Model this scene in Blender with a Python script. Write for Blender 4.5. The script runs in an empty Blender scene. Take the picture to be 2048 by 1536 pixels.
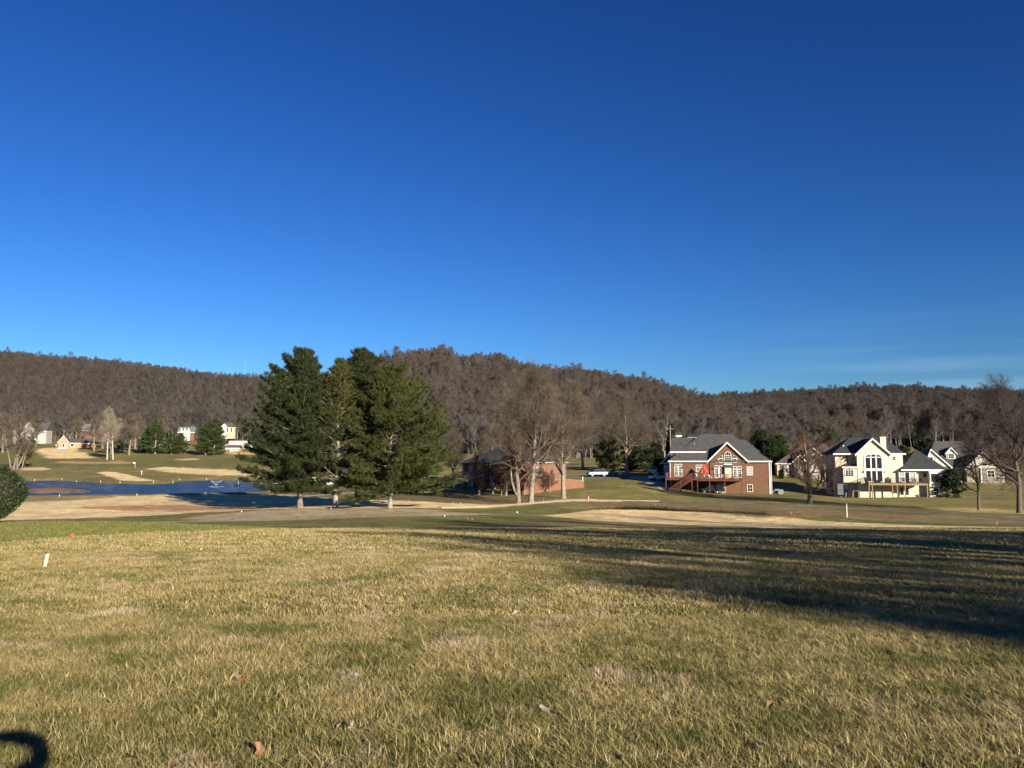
import bpy, bmesh, math, random
import numpy as np
from mathutils import Vector, Matrix

# ------------------------------------------------------------------ camera, world, sun
SC = bpy.context.scene
COL = SC.collection
R = math.radians
FPX, CX, CY, HORIZON = 1547.0, 1024.0, 768.0, 920.0      # focal length in photo pixels (2048 x 1536)
PITCH = math.atan((HORIZON - CY) / FPX)
CAMZ = 1.6
cd = bpy.data.cameras.new('camera')
cam = bpy.data.objects.new('camera', cd)
COL.objects.link(cam)
cam.location = (0, 0, CAMZ)
cam.rotation_euler = (R(90) + PITCH, 0, 0)
cd.sensor_width = 36.0
cd.lens = 36.0 * FPX / 2048.0
cd.clip_start = 0.05
cd.clip_end = 6000
SC.camera = cam

SUN_AZ, SUN_EL = 34.0, 16.0        # sun stands behind the camera, to the right
w = bpy.data.worlds.new('World')
SC.world = w
w.use_nodes = True
nt = w.node_tree
bg = nt.nodes['Background']
sky = nt.nodes.new('ShaderNodeTexSky')
sky.sky_type = 'NISHITA'
sky.sun_disc = False
sky.sun_elevation = R(SUN_EL)
sky.sun_rotation = R(180 - SUN_AZ)
sky.altitude = 600
sky.air_density = 1.25
sky.dust_density = 0.12
sky.ozone_density = 4.0
sat = nt.nodes.new('ShaderNodeHueSaturation')
sat.inputs['Saturation'].default_value = 1.06
sat.inputs['Value'].default_value = 0.56
gam = nt.nodes.new('ShaderNodeGamma')      # a clear, deep winter sky
gam.inputs['Gamma'].default_value = 1.5
nt.links.new(sky.outputs[0], gam.inputs['Color'])
nt.links.new(gam.outputs[0], sat.inputs['Color'])
# thin cirrus low over the right-hand hill
tc = nt.nodes.new('ShaderNodeTexCoord')
mp = nt.nodes.new('ShaderNodeMapping')
mp.vector_type = 'POINT'
mp.inputs['Rotation'].default_value = (0, R(8), 0)
mp.inputs['Scale'].default_value = (3.0, 3.0, 60.0)
nz = nt.nodes.new('ShaderNodeTexNoise')
nz.inputs['Scale'].default_value = 1.0
nz.inputs['Detail'].default_value = 5
nt.links.new(tc.outputs['Generated'], mp.inputs[0])
nt.links.new(mp.outputs[0], nz.inputs['Vector'])
cr = nt.nodes.new('ShaderNodeMapRange')
cr.inputs[1].default_value = 0.46
cr.inputs[2].default_value = 0.80
cr.inputs[3].default_value = 0.0
cr.inputs[4].default_value = 0.75
nt.links.new(nz.outputs[0], cr.inputs[0])
sep = nt.nodes.new('ShaderNodeSeparateXYZ')
nt.links.new(tc.outputs['Generated'], sep.inputs[0])
band = nt.nodes.new('ShaderNodeMapRange')
band.interpolation_type = 'SMOOTHSTEP'
band.inputs[1].default_value = 0.19
band.inputs[2].default_value = 0.07
nt.links.new(sep.outputs['Z'], band.inputs[0])
side = nt.nodes.new('ShaderNodeMapRange')
side.interpolation_type = 'SMOOTHSTEP'
side.inputs[1].default_value = 0.22
side.inputs[2].default_value = 0.48
nt.links.new(sep.outputs['X'], side.inputs[0])
m1 = nt.nodes.new('ShaderNodeMath'); m1.operation = 'MULTIPLY'
m2 = nt.nodes.new('ShaderNodeMath'); m2.operation = 'MULTIPLY'
nt.links.new(cr.outputs[0], m1.inputs[0]); nt.links.new(band.outputs[0], m1.inputs[1])
nt.links.new(m1.outputs[0], m2.inputs[0]); nt.links.new(side.outputs[0], m2.inputs[1])
mixc = nt.nodes.new('ShaderNodeMixRGB')
mixc.inputs['Color2'].default_value = (1.1, 2.0, 3.1, 1)
nt.links.new(m2.outputs[0], mixc.inputs['Fac'])
deep = nt.nodes.new('ShaderNodeMixRGB')
deep.blend_type = 'MULTIPLY'
deep.inputs['Fac'].default_value = 1
deep.inputs['Color2'].default_value = (.197, .262, .382, 1)
nt.links.new(sat.outputs[0], deep.inputs['Color1'])
nt.links.new(deep.outputs[0], mixc.inputs['Color1'])
nt.links.new(mixc.outputs[0], bg.inputs['Color'])
bg.inputs['Strength'].default_value = 0.10

sd_ = bpy.data.lights.new('sun', 'SUN')
sd_.energy = 5.0
sd_.angle = R(0.5)
sd_.color = (1.0, 0.88, 0.70)
sun = bpy.data.objects.new('sun', sd_)
COL.objects.link(sun)
SDIR = Vector((math.sin(R(SUN_AZ)) * math.cos(R(SUN_EL)), -math.cos(R(SUN_AZ)) * math.cos(R(SUN_EL)), math.sin(R(SUN_EL))))
sun.rotation_euler = SDIR.to_track_quat('Z', 'Y').to_euler()
sun.location = SDIR * 200

SC.view_settings.view_transform = 'Standard'
SC.view_settings.look = 'None'
SC.view_settings.exposure = 1.3
SC.view_settings.gamma = 1.0
SC.render.engine = 'CYCLES'
SC.cycles.max_bounces = 3
SC.cycles.diffuse_bounces = 2
SC.cycles.glossy_bounces = 2
SC.cycles.transmission_bounces = 3
SC.cycles.transparent_max_bounces = 6
SC.cycles.use_denoising = True
SC.cycles.use_adaptive_sampling = True
SC.cycles.adaptive_threshold = 0.02
SC.cycles.caustics_reflective = False
SC.cycles.caustics_refractive = False

# ------------------------------------------------------------------ photo geometry helpers
CP, SP = math.cos(PITCH), math.sin(PITCH)

def ray(px, py):
    u, v = px - CX, CY - py
    return u, FPX * CP - v * SP, FPX * SP + v * CP

def at(px, py, Y):
    """the point at distance Y ahead that the photo shows at (px, py)"""
    a, b, c = ray(px, py)
    k = Y / b
    return Vector((a * k, Y, CAMZ + c * k))

def on_plane(px, py, z):
    a, b, c = ray(px, py)
    k = (z - CAMZ) / c
    return (a * k, b * k)

# ------------------------------------------------------------------ numeric helpers
def smooth(a, b, t):
    t = np.clip((t - a) / (b - a), 0, 1)
    return t * t * (3 - 2 * t)

_lat = np.random.RandomState(11).rand(256, 256)
def vnoise(x, y):
    x = np.asarray(x, float); y = np.asarray(y, float)
    xi = np.floor(x).astype(int); yi = np.floor(y).astype(int)
    fx = x - xi; fy = y - yi
    fx = fx * fx * (3 - 2 * fx); fy = fy * fy * (3 - 2 * fy)
    g = lambda i, j: _lat[i & 255, j & 255]
    return ((g(xi, yi) * (1 - fx) + g(xi + 1, yi) * fx) * (1 - fy) + (g(xi, yi + 1) * (1 - fx) + g(xi + 1, yi + 1) * fx) * fy) * 2 - 1

def fbm(x, y, n=3):
    s, a = 0, 1.0
    for i in range(n):
        s = s + a * vnoise(x * 2 ** i + 17.3 * i, y * 2 ** i - 9.1 * i)
        a *= 0.5
    return s / 1.75

def sdf(x, y, poly):
    """signed distance, positive inside"""
    P = np.asarray(poly, float)
    d = np.full(x.shape, 1e9)
    ins = np.zeros(x.shape, bool)
    for i in range(len(P)):
        ax, ay = P[i]; bx, by = P[(i + 1) % len(P)]
        ex, ey = bx - ax, by - ay
        t = np.clip(((x - ax) * ex + (y - ay) * ey) / (ex * ex + ey * ey + 1e-9), 0, 1)
        d = np.minimum(d, np.hypot(x - ax - t * ex, y - ay - t * ey))
        c = ((ay > y) != (by > y))
        with np.errstate(divide='ignore', invalid='ignore'):
            c &= x < (bx - ax) * (y - ay) / (by - ay + 1e-12) + ax
        ins ^= c
    return np.where(ins, d, -d)

def dist_line(x, y, pts):
    d = np.full(np.shape(x), 1e9)
    for (ax, ay), (bx, by) in zip(pts[:-1], pts[1:]):
        ex, ey = bx - ax, by - ay
        t = np.clip(((x - ax) * ex + (y - ay) * ey) / (ex * ex + ey * ey + 1e-9), 0, 1)
        d = np.minimum(d, np.hypot(x - ax - t * ex, y - ay - t * ey))
    return d

# ------------------------------------------------------------------ terrain heights
POND_Z = -5.1
NEAR = [(0, 0), (5, -.12), (10, -.32), (20, -.80), (30, -1.30)]
TAB = {   # photo column -> (distance, height)
    -900: [(45, -2.0), (60, -3.2), (75, -4.3), (95, -4.8), (140, -4.9), (250, -4.6), (290, -3.2), (325, -1.5), (380, 1.2), (450, 5.2), (520, 9.5), (600, 14), (900, 30)],
    0: [(45, -2.0), (60, -3.2), (75, -4.4), (95, -4.75), (110, -4.9), (125, -4.85), (140, -4.9), (250, -4.6), (290, -3.2), (325, -1.5), (380, 1.2), (400, 2.2), (450, 5.2), (520, 9.5), (600, 14), (900, 30)],
    300: [(45, -2.0), (60, -3.3), (75, -4.3), (95, -4.7), (110, -4.85), (125, -4.8), (140, -4.9), (250, -4.6), (290, -3.2), (325, -1.5), (380, 1.2), (400, 2.2), (450, 5.2), (520, 9.5), (600, 14), (900, 30)],
    450: [(45, -2.2), (60, -3.5), (75, -4.2), (95, -4.4), (110, -4.7), (125, -4.8), (140, -4.9), (250, -4.6), (290, -3.2), (330, -1.5), (400, 2.2), (450, 5.2), (520, 9.5), (600, 14), (900, 30)],
    600: [(45, -2.35), (60, -3.6), (75, -4.1), (95, -4.23), (110, -4.5), (130, -4.7), (146, -4.8), (200, -4.4), (300, -1), (450, 7), (600, 16), (900, 30)],
    780: [(45, -2.35), (60, -3.6), (75, -4.1), (95, -4.23), (110, -4.5), (130, -4.75), (165, -4.4), (200, -3.3), (300, 2), (450, 9), (600, 18), (900, 30)],
    950: [(45, -2.35), (60, -3.6), (75, -4.15), (95, -4.4), (115, -4.75), (135, -4.8), (150, -4.7), (175, -4.2), (200, -2.5), (300, 3), (450, 10), (900, 30)],
    1100: [(45, -2.35), (60, -3.6), (75, -4.2), (95, -4.55), (115, -4.8), (130, -4.75), (142, -4.6), (160, -3.2), (175, -1.9), (190, -1.3), (250, .5), (350, 4), (450, 10), (900, 30)],
    1250: [(45, -2.35), (60, -3.6), (75, -4.25), (95, -4.7), (123, -5.0), (135, -4.6), (150, -3.6), (160, -2.9), (175, -2.0), (190, -1.3), (250, .5), (350, 4), (450, 10), (900, 30)],
    1330: [(45, -2.35), (60, -3.6), (75, -4.3), (95, -4.75), (123, -5.0), (140, -4.9), (150, -4.2), (158, -3.2), (167, -1.9), (175, -1.4), (190, -1.2), (250, .5), (350, 4), (450, 10), (900, 30)],
    1430: [(45, -2.35), (60, -3.6), (75, -4.3), (95, -4.75), (123, -5.0), (152, -4.95), (163, -4.8), (175, -2.0), (190, -1.3), (250, .5), (350, 4), (450, 10), (900, 30)],
    1550: [(45, -2.35), (60, -3.6), (75, -4.35), (95, -4.8), (119, -5.0), (150, -4.9), (165, -4.3), (178, -3.2), (188, -2.0), (250, 0), (350, 4), (450, 10), (900, 30)],
    1700: [(45, -2.35), (60, -3.6), (75, -4.4), (87, -4.75), (102, -5.05), (120, -5.2), (146, -5.5), (165, -5.4), (185, -3.0), (210, -2.0), (350, 4), (450, 10), (900, 30)],
    1950: [(45, -2.35), (60, -3.6), (75, -4.5), (87, -5.0), (105, -5.3), (130, -5.3), (150, -5.2), (180, -4.7), (200, -4.2), (250, -2), (350, 4), (450, 10), (900, 30)],
    3200: [(45, -2.35), (60, -3.6), (75, -4.6), (87, -5.1), (105, -5.3), (130, -5.3), (150, -5.2), (180, -4.7), (200, -4.2), (250, -2), (350, 4), (450, 10), (900, 30)],
}
NP_, NY_ = 221, 420
_pxs = np.linspace(-1200, 3200, NP_)
YMAX = 1400.0
_ts = np.linspace(0, math.log(1 + YMAX / 20), NY_)
_ys = 20 * (np.exp(_ts) - 1)
_cols = sorted(TAB)
_prof = np.array([np.interp(_ys, [p[0] for p in NEAR + TAB[c]], [p[1] for p in NEAR + TAB[c]]) for c in _cols])
G = np.array([np.interp(_pxs, _cols, _prof[:, j]) for j in range(NY_)]).T
def _blur(A, n, ax):
    k = np.array([.25, .5, .25])
    for _ in range(n):
        A = np.apply_along_axis(lambda v: np.convolve(np.pad(v, 1, mode='edge'), k, 'valid'), ax, A)
    return A
G = _blur(_blur(G, 5, 1), 5, 0)
G = G - G[:, :1]

POND = [on_plane(a, b, POND_Z) for a, b in [(-260, 966), (-60, 964), (45, 963), (100, 961), (155, 963), (215, 967), (300, 969), (345, 966), (365, 961.5), (420, 960.5), (480, 961), (560, 962), (600, 967), (592, 974), (570, 980), (500, 985), (420, 987.5), (300, 990), (170, 991.5), (47, 993), (-80, 993), (-260, 992)]]
ISLE = [on_plane(a, b, POND_Z) for a, b in [(30, 981), (70, 977), (105, 975), (140, 977), (170, 979.5), (183, 982), (172, 985), (130, 987), (80, 987), (45, 986), (20, 985)]]
DITCH = [on_plane(a, b, -4.72) for a, b in [(1170, 1019), (1250, 1017.5), (1340, 1019), (1430, 1025), (1530, 1032.5), (1600, 1037)]]

def H(x, y):
    x = np.asarray(x, float); y = np.asarray(y, float)
    c = 1024 + 1547 * x / np.maximum(y, 40)
    fi = np.clip((c + 1200) / 4400 * (NP_ - 1), 0, NP_ - 1.001)
    fj = np.clip(np.log(1 + np.clip(y, 0, YMAX - 1) / 20) / _ts[-1] * (NY_ - 1), 0, NY_ - 1.001)
    i = fi.astype(int); j = fj.astype(int); u = fi - i; v = fj - j
    z = (G[i, j] * (1 - u) + G[i + 1, j] * u) * (1 - v) + (G[i, j + 1] * (1 - u) + G[i + 1, j + 1] * u) * v
    near = 1 - smooth(40, 70, y)
    z = z + .05 * fbm(x * .18, y * .18, 2) * near * smooth(0, 6, np.hypot(x, y)) + .22 * fbm(x * .05, y * .05, 2) * smooth(45, 100, y)
    # the low swell where the dormant lawn breaks off
    m = (y > 120) & (y < 290) & (x < 20)
    if np.any(m):
        s = np.full(x.shape, -99.0)
        s[m] = sdf(x[m], y[m], POND)
        isl = np.full(x.shape, -99.0)
        isl[m] = sdf(x[m], y[m], ISLE)
        bank = POND_Z + np.clip(-s * .10, -1.0, 6)
        z = np.where(s > -12, np.where(s > 0, bank, np.minimum(z, bank + .12) * smooth(0, 12, -s) * 0 + bank * (1 - smooth(0, 12, -s)) + z * smooth(0, 12, -s)), z)
        z = np.where(isl > -3, np.maximum(z, POND_Z + np.clip(isl * .09, -.3, .9)), z)
    m = (y > 70) & (y < 130) & (x > 0) & (x < 60)
    if np.any(m):
        d = np.full(x.shape, 99.0)
        d[m] = dist_line(x[m], y[m], DITCH)
        z = z - .65 * np.exp(-(d / 1.6) ** 2) + .25 * np.exp(-((d - 4.5) / 2.2) ** 2)
    return z

def Hs(x, y):
    return float(H(np.array([x]), np.array([y]))[0])

def ground(px, py, y0=3.0, y1=900.0):
    """where the ground meets the sight line of photo point (px, py)"""
    a, b, c = ray(px, py)
    ys = np.exp(np.linspace(math.log(y0), math.log(y1), 2600))
    k = ys / b
    below = (CAMZ + c * k) < H(a * k, ys)
    i = int(np.argmax(below)) if below.any() else len(ys) - 1
    y = ys[i]
    return Vector((a * y / b, y, Hs(a * y / b, y)))

def gxy(pts):
    return [tuple(ground(*p)[:2]) for p in pts]

# ------------------------------------------------------------------ materials
MATS = {}
def mat(name, col, rough=.8, var=.25, scale=6.0, bump=0.0, col2=None, spec=.3, detail=4, stretch=None, metal=0.0, coat=0):
    if name in MATS:
        return MATS[name]
    m = bpy.data.materials.new(name)
    m.use_nodes = True
    t = m.node_tree
    b = t.nodes['Principled BSDF']
    b.inputs['Roughness'].default_value = rough
    b.inputs['Specular IOR Level'].default_value = spec
    b.inputs['Metallic'].default_value = metal
    b.inputs['Coat Weight'].default_value = coat
    c = t.nodes.new('ShaderNodeTexCoord')
    vec = c.outputs['Object']
    if stretch:
        mpn = t.nodes.new('ShaderNodeMapping')
        mpn.inputs['Scale'].default_value = stretch
        t.links.new(vec, mpn.inputs[0]); vec = mpn.outputs[0]
    n = t.nodes.new('ShaderNodeTexNoise')
    n.inputs['Scale'].default_value = scale
    n.inputs['Detail'].default_value = detail
    t.links.new(vec, n.inputs['Vector'])
    r = t.nodes.new('ShaderNodeMapRange')
    r.inputs[1].default_value = .3; r.inputs[2].default_value = .7
    t.links.new(n.outputs[0], r.inputs[0])
    mx = t.nodes.new('ShaderNodeMixRGB')
    a = [max(0, v * (1 - var)) for v in col]
    z = [min(1, v * (1 + var)) for v in (col2 or col)]
    mx.inputs['Color1'].default_value = (*a, 1); mx.inputs['Color2'].default_value = (*z, 1)
    t.links.new(r.outputs[0], mx.inputs['Fac'])
    t.links.new(mx.outputs[0], b.inputs['Base Color'])
    if bump:
        bp = t.nodes.new('ShaderNodeBump')
        bp.inputs['Strength'].default_value = bump
        bp.inputs['Distance'].default_value = .05
        t.links.new(n.outputs[0], bp.inputs['Height'])
        t.links.new(bp.outputs[0], b.inputs['Normal'])
    MATS[name] = m
    return m

def brick_mat(name, c1, c2, mortar, scale):
    m = bpy.data.materials.new(name); m.use_nodes = True
    t = m.node_tree; b = t.nodes['Principled BSDF']
    b.inputs['Roughness'].default_value = .9; b.inputs['Specular IOR Level'].default_value = .15
    c = t.nodes.new('ShaderNodeTexCoord')
    mpn = t.nodes.new('ShaderNodeMapping'); mpn.inputs['Rotation'].default_value = (R(90), 0, 0)
    t.links.new(c.outputs['Object'], mpn.inputs[0])
    k = t.nodes.new('ShaderNodeTexBrick')
    k.inputs['Color1'].default_value = (*c1, 1); k.inputs['Color2'].default_value = (*c2, 1); k.inputs['Mortar'].default_value = (*mortar, 1)
    k.inputs['Scale'].default_value = scale; k.inputs['Mortar Size'].default_value = .012
    k.inputs['Brick Width'].default_value = .23 ; k.inputs['Row Height'].default_value = .08
    t.links.new(mpn.outputs[0], k.inputs['Vector'])
    n = t.nodes.new('ShaderNodeTexNoise'); n.inputs['Scale'].default_value = 1.3; n.inputs['Detail'].default_value = 5
    t.links.new(c.outputs['Object'], n.inputs['Vector'])
    r = t.nodes.new('ShaderNodeMapRange'); r.inputs[3].default_value = .7; r.inputs[4].default_value = 1.25
    t.links.new(n.outputs[0], r.inputs[0])
    mx = t.nodes.new('ShaderNodeMixRGB'); mx.blend_type = 'MULTIPLY'; mx.inputs['Fac'].default_value = 1
    t.links.new(k.outputs['Color'], mx.inputs['Color1']); t.links.new(r.outputs[0], mx.inputs['Color2'])
    t.links.new(mx.outputs[0], b.inputs['Base Color'])
    MATS[name] = m
    return m

def leaf_mat(name, c1, c2, trans=.25, rough=.6, noise=.35, spec=.25, tip=None):
    """foliage: two tones in clumps by place, a little light coming through"""
    m = bpy.data.materials.new(name); m.use_nodes = True
    t = m.node_tree; b = t.nodes['Principled BSDF']; out = t.nodes['Material Output']
    b.inputs['Roughness'].default_value = rough; b.inputs['Specular IOR Level'].default_value = spec
    g = t.nodes.new('ShaderNodeNewGeometry')
    n = t.nodes.new('ShaderNodeTexNoise'); n.inputs['Scale'].default_value = noise; n.inputs['Detail'].default_value = 6; n.inputs['Roughness'].default_value = .7
    t.links.new(g.outputs['Position'], n.inputs['Vector'])
    r = t.nodes.new('ShaderNodeMapRange'); r.inputs[1].default_value = .35; r.inputs[2].default_value = .65
    t.links.new(n.outputs[0], r.inputs[0])
    mx = t.nodes.new('ShaderNodeMixRGB'); mx.inputs['Color1'].default_value = (*c1, 1); mx.inputs['Color2'].default_value = (*c2, 1)
    t.links.new(r.outputs[0], mx.inputs['Fac'])
    t.links.new(mx.outputs[0], b.inputs['Base Color'])
    if trans:
        tr = t.nodes.new('ShaderNodeBsdfTranslucent'); t.links.new(mx.outputs[0], tr.inputs['Color'])
        ms = t.nodes.new('ShaderNodeMixShader'); ms.inputs[0].default_value = trans
        t.links.new(b.outputs[0], ms.inputs[1]); t.links.new(tr.outputs[0], ms.inputs[2]); t.links.new(ms.outputs[0], out.inputs[0])
    MATS[name] = m
    return m

def glass_mat(name, col, rough=.06):
    m = bpy.data.materials.new(name); m.use_nodes = True
    b = m.node_tree.nodes['Principled BSDF']
    b.inputs['Base Color'].default_value = (*col, 1)
    b.inputs['Roughness'].default_value = rough; b.inputs['Specular IOR Level'].default_value = .6
    MATS[name] = m
    return m

# ------------------------------------------------------------------ object helpers
def tag(o, label=None, cat=None, group=None, kind=None):
    if label: o['label'] = label
    if cat: o['category'] = cat
    if group: o['group'] = group
    if kind: o['kind'] = kind
    return o

def thing(name, label, cat, loc=(0, 0, 0), rz=0.0, group=None):
    o = bpy.data.objects.new(name, None)
    o.empty_display_size = .2
    COL.objects.link(o)
    o.location = loc; o.rotation_euler = (0, 0, rz)
    return tag(o, label, cat, group)

def link(name, me, parent=None, m=None):
    o = bpy.data.objects.new(name, me)
    COL.objects.link(o)
    if parent is not None: o.parent = parent
    if m is not None and not me.materials: me.materials.append(m)
    return o

def np_mesh(name, V, F, m=None, smooth_=False):
    """mesh of equal-sided faces from numpy arrays"""
    V = np.asarray(V, np.float32); F = np.asarray(F, np.int32)
    me = bpy.data.meshes.new(name)
    me.vertices.add(len(V)); me.vertices.foreach_set('co', V.ravel())
    k = F.shape[1]
    me.loops.add(F.size); me.loops.foreach_set('vertex_index', F.ravel())
    me.polygons.add(len(F)); me.polygons.foreach_set('loop_start', np.arange(0, F.size, k, dtype=np.int32))
    me.polygons.foreach_set('loop_total', np.full(len(F), k, np.int32))
    if smooth_: me.polygons.foreach_set('use_smooth', np.ones(len(F), bool))
    me.update(calc_edges=True)
    if m: me.materials.append(m)
    return me

class MB:
    def __init__(self): self.v = []; self.f = []
    def add(self, vs, fs):
        n = len(self.v); self.v += [tuple(p) for p in vs]; self.f += [tuple(i + n for i in q) for q in fs]
        return self
    def box(self, x0, x1, y0, y1, z0, z1):
        return self.add([(x0, y0, z0), (x1, y0, z0), (x1, y1, z0), (x0, y1, z0), (x0, y0, z1), (x1, y0, z1), (x1, y1, z1), (x0, y1, z1)],
                        [(3, 2, 1, 0), (4, 5, 6, 7), (0, 1, 5, 4), (1, 2, 6, 5), (2, 3, 7, 6), (3, 0, 4, 7)])
    def prism(self, pts, y0, y1):
        """outline in x,z (counter-clockwise seen from the front) pushed from y0 to y1"""
        n = len(pts)
        return self.add([(x, y0, z) for x, z in pts] + [(x, y1, z) for x, z in pts],
                        [tuple(range(n)), tuple(range(2 * n - 1, n - 1, -1))] + [(i, i + n, (i + 1) % n + n, (i + 1) % n) for i in range(n)])
    def bar(self, a, b, w, h=None):
        a = Vector(a); b = Vector(b); d = (b - a).normalized(); h = h or w
        s = d.cross(Vector((0, 0, 1)));  s = s.normalized() if s.length > 1e-4 else Vector((1, 0, 0))
        u = s.cross(d).normalized()
        c = [(-w / 2, -h / 2), (w / 2, -h / 2), (w / 2, h / 2), (-w / 2, h / 2)]
        return self.add([a + s * p + u * q for p, q in c] + [b + s * p + u * q for p, q in c],
                        [(0, 1, 2, 3), (7, 6, 5, 4), (0, 4, 5, 1), (1, 5, 6, 2), (2, 6, 7, 3), (3, 7, 4, 0)])
    def tube(self, a, b, r0, r1=None, n=8, caps=True):
        a = Vector(a); b = Vector(b); d = (b - a).normalized(); r1 = r0 if r1 is None else r1
        s = d.cross(Vector((0, 0, 1)) if abs(d.z) < .9 else Vector((1, 0, 0))).normalized(); u = s.cross(d)
        vs = []
        for p, r in ((a, r0), (b, r1)):
            vs += [p + (s * math.cos(2 * math.pi * i / n) + u * math.sin(2 * math.pi * i / n)) * r for i in range(n)]
        fs = [(i, i + n, (i + 1) % n + n, (i + 1) % n) for i in range(n)]
        if caps: fs += [tuple(range(n)), tuple(range(2 * n - 1, n - 1, -1))]
        return self.add(vs, fs)
    def lathe(self, prof, n=12, c=(0, 0, 0)):
        vs = []; fs = []
        for r, z in prof:
            vs += [(c[0] + r * math.cos(2 * math.pi * i / n), c[1] + r * math.sin(2 * math.pi * i / n), c[2] + z) for i in range(n)]
        for k in range(len(prof) - 1):
            fs += [(k * n + i, k * n + (i + 1) % n, (k + 1) * n + (i + 1) % n, (k + 1) * n + i) for i in range(n)]
        fs += [tuple(range(n - 1, -1, -1)), tuple((len(prof) - 1) * n + i for i in range(n))]
        return self.add(vs, fs)
    def mesh(self, name, m=None, smooth_=False):
        me = bpy.data.meshes.new(name)
        me.from_pydata(self.v, [], self.f)
        b = bmesh.new(); b.from_mesh(me); bmesh.ops.recalc_face_normals(b, faces=b.faces); b.to_mesh(me); b.free()
        if smooth_:
            for p in me.polygons: p.use_smooth = True
        if m: me.materials.append(m)
        return me
    def build(self, name, m, parent=None, smooth_=False, loc=None):
        o = link(name, self.mesh(name, m, smooth_), parent)
        if loc is not None: o.location = loc
        return o

def instancer(name, P, rot, scl, idx, protos, label, cat):
    """one countless mass: points carrying instances of a few meshes"""
    pc = bpy.data.collections.new(name + '_kinds')
    for k, me in enumerate(protos):
        pc.objects.link(bpy.data.objects.new('%s_kind_%02d' % (name, k), me))
    me = bpy.data.meshes.new(name)
    me.vertices.add(len(P)); me.vertices.foreach_set('co', np.asarray(P, np.float32).ravel())
    a = me.attributes.new('rot', 'FLOAT_VECTOR', 'POINT'); a.data.foreach_set('vector', np.asarray(rot, np.float32).ravel())
    a = me.attributes.new('scl', 'FLOAT_VECTOR', 'POINT'); a.data.foreach_set('vector', np.asarray(scl, np.float32).ravel())
    a = me.attributes.new('idx', 'INT', 'POINT'); a.data.foreach_set('value', np.asarray(idx, np.int32))
    o = link(name, me)
    ng = bpy.data.node_groups.new(name + '_nodes', 'GeometryNodeTree')
    ng.interface.new_socket('Geometry', in_out='INPUT', socket_type='NodeSocketGeometry')
    ng.interface.new_socket('Geometry', in_out='OUTPUT', socket_type='NodeSocketGeometry')
    N = ng.nodes; L = ng.links
    gi = N.new('NodeGroupInput'); go = N.new('NodeGroupOutput')
    ci = N.new('GeometryNodeCollectionInfo'); ci.inputs['Collection'].default_value = pc
    ci.inputs['Separate Children'].default_value = True; ci.inputs['Reset Children'].default_value = True
    iop = N.new('GeometryNodeInstanceOnPoints'); iop.inputs['Pick Instance'].default_value = True
    def na(nm, ty):
        q = N.new('GeometryNodeInputNamedAttribute'); q.data_type = ty; q.inputs['Name'].default_value = nm; return q.outputs['Attribute']
    er = N.new('FunctionNodeEulerToRotation')
    L.new(na('rot', 'FLOAT_VECTOR'), er.inputs[0]); L.new(er.outputs[0], iop.inputs['Rotation'])
    L.new(na('scl', 'FLOAT_VECTOR'), iop.inputs['Scale']); L.new(na('idx', 'INT'), iop.inputs['Instance Index'])
    L.new(gi.outputs[0], iop.inputs['Points']); L.new(ci.outputs[0], iop.inputs['Instance']); L.new(iop.outputs[0], go.inputs[0])
    md = o.modifiers.new('instances', 'NODES'); md.node_group = ng
    return tag(o, label, cat, kind='stuff')

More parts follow.
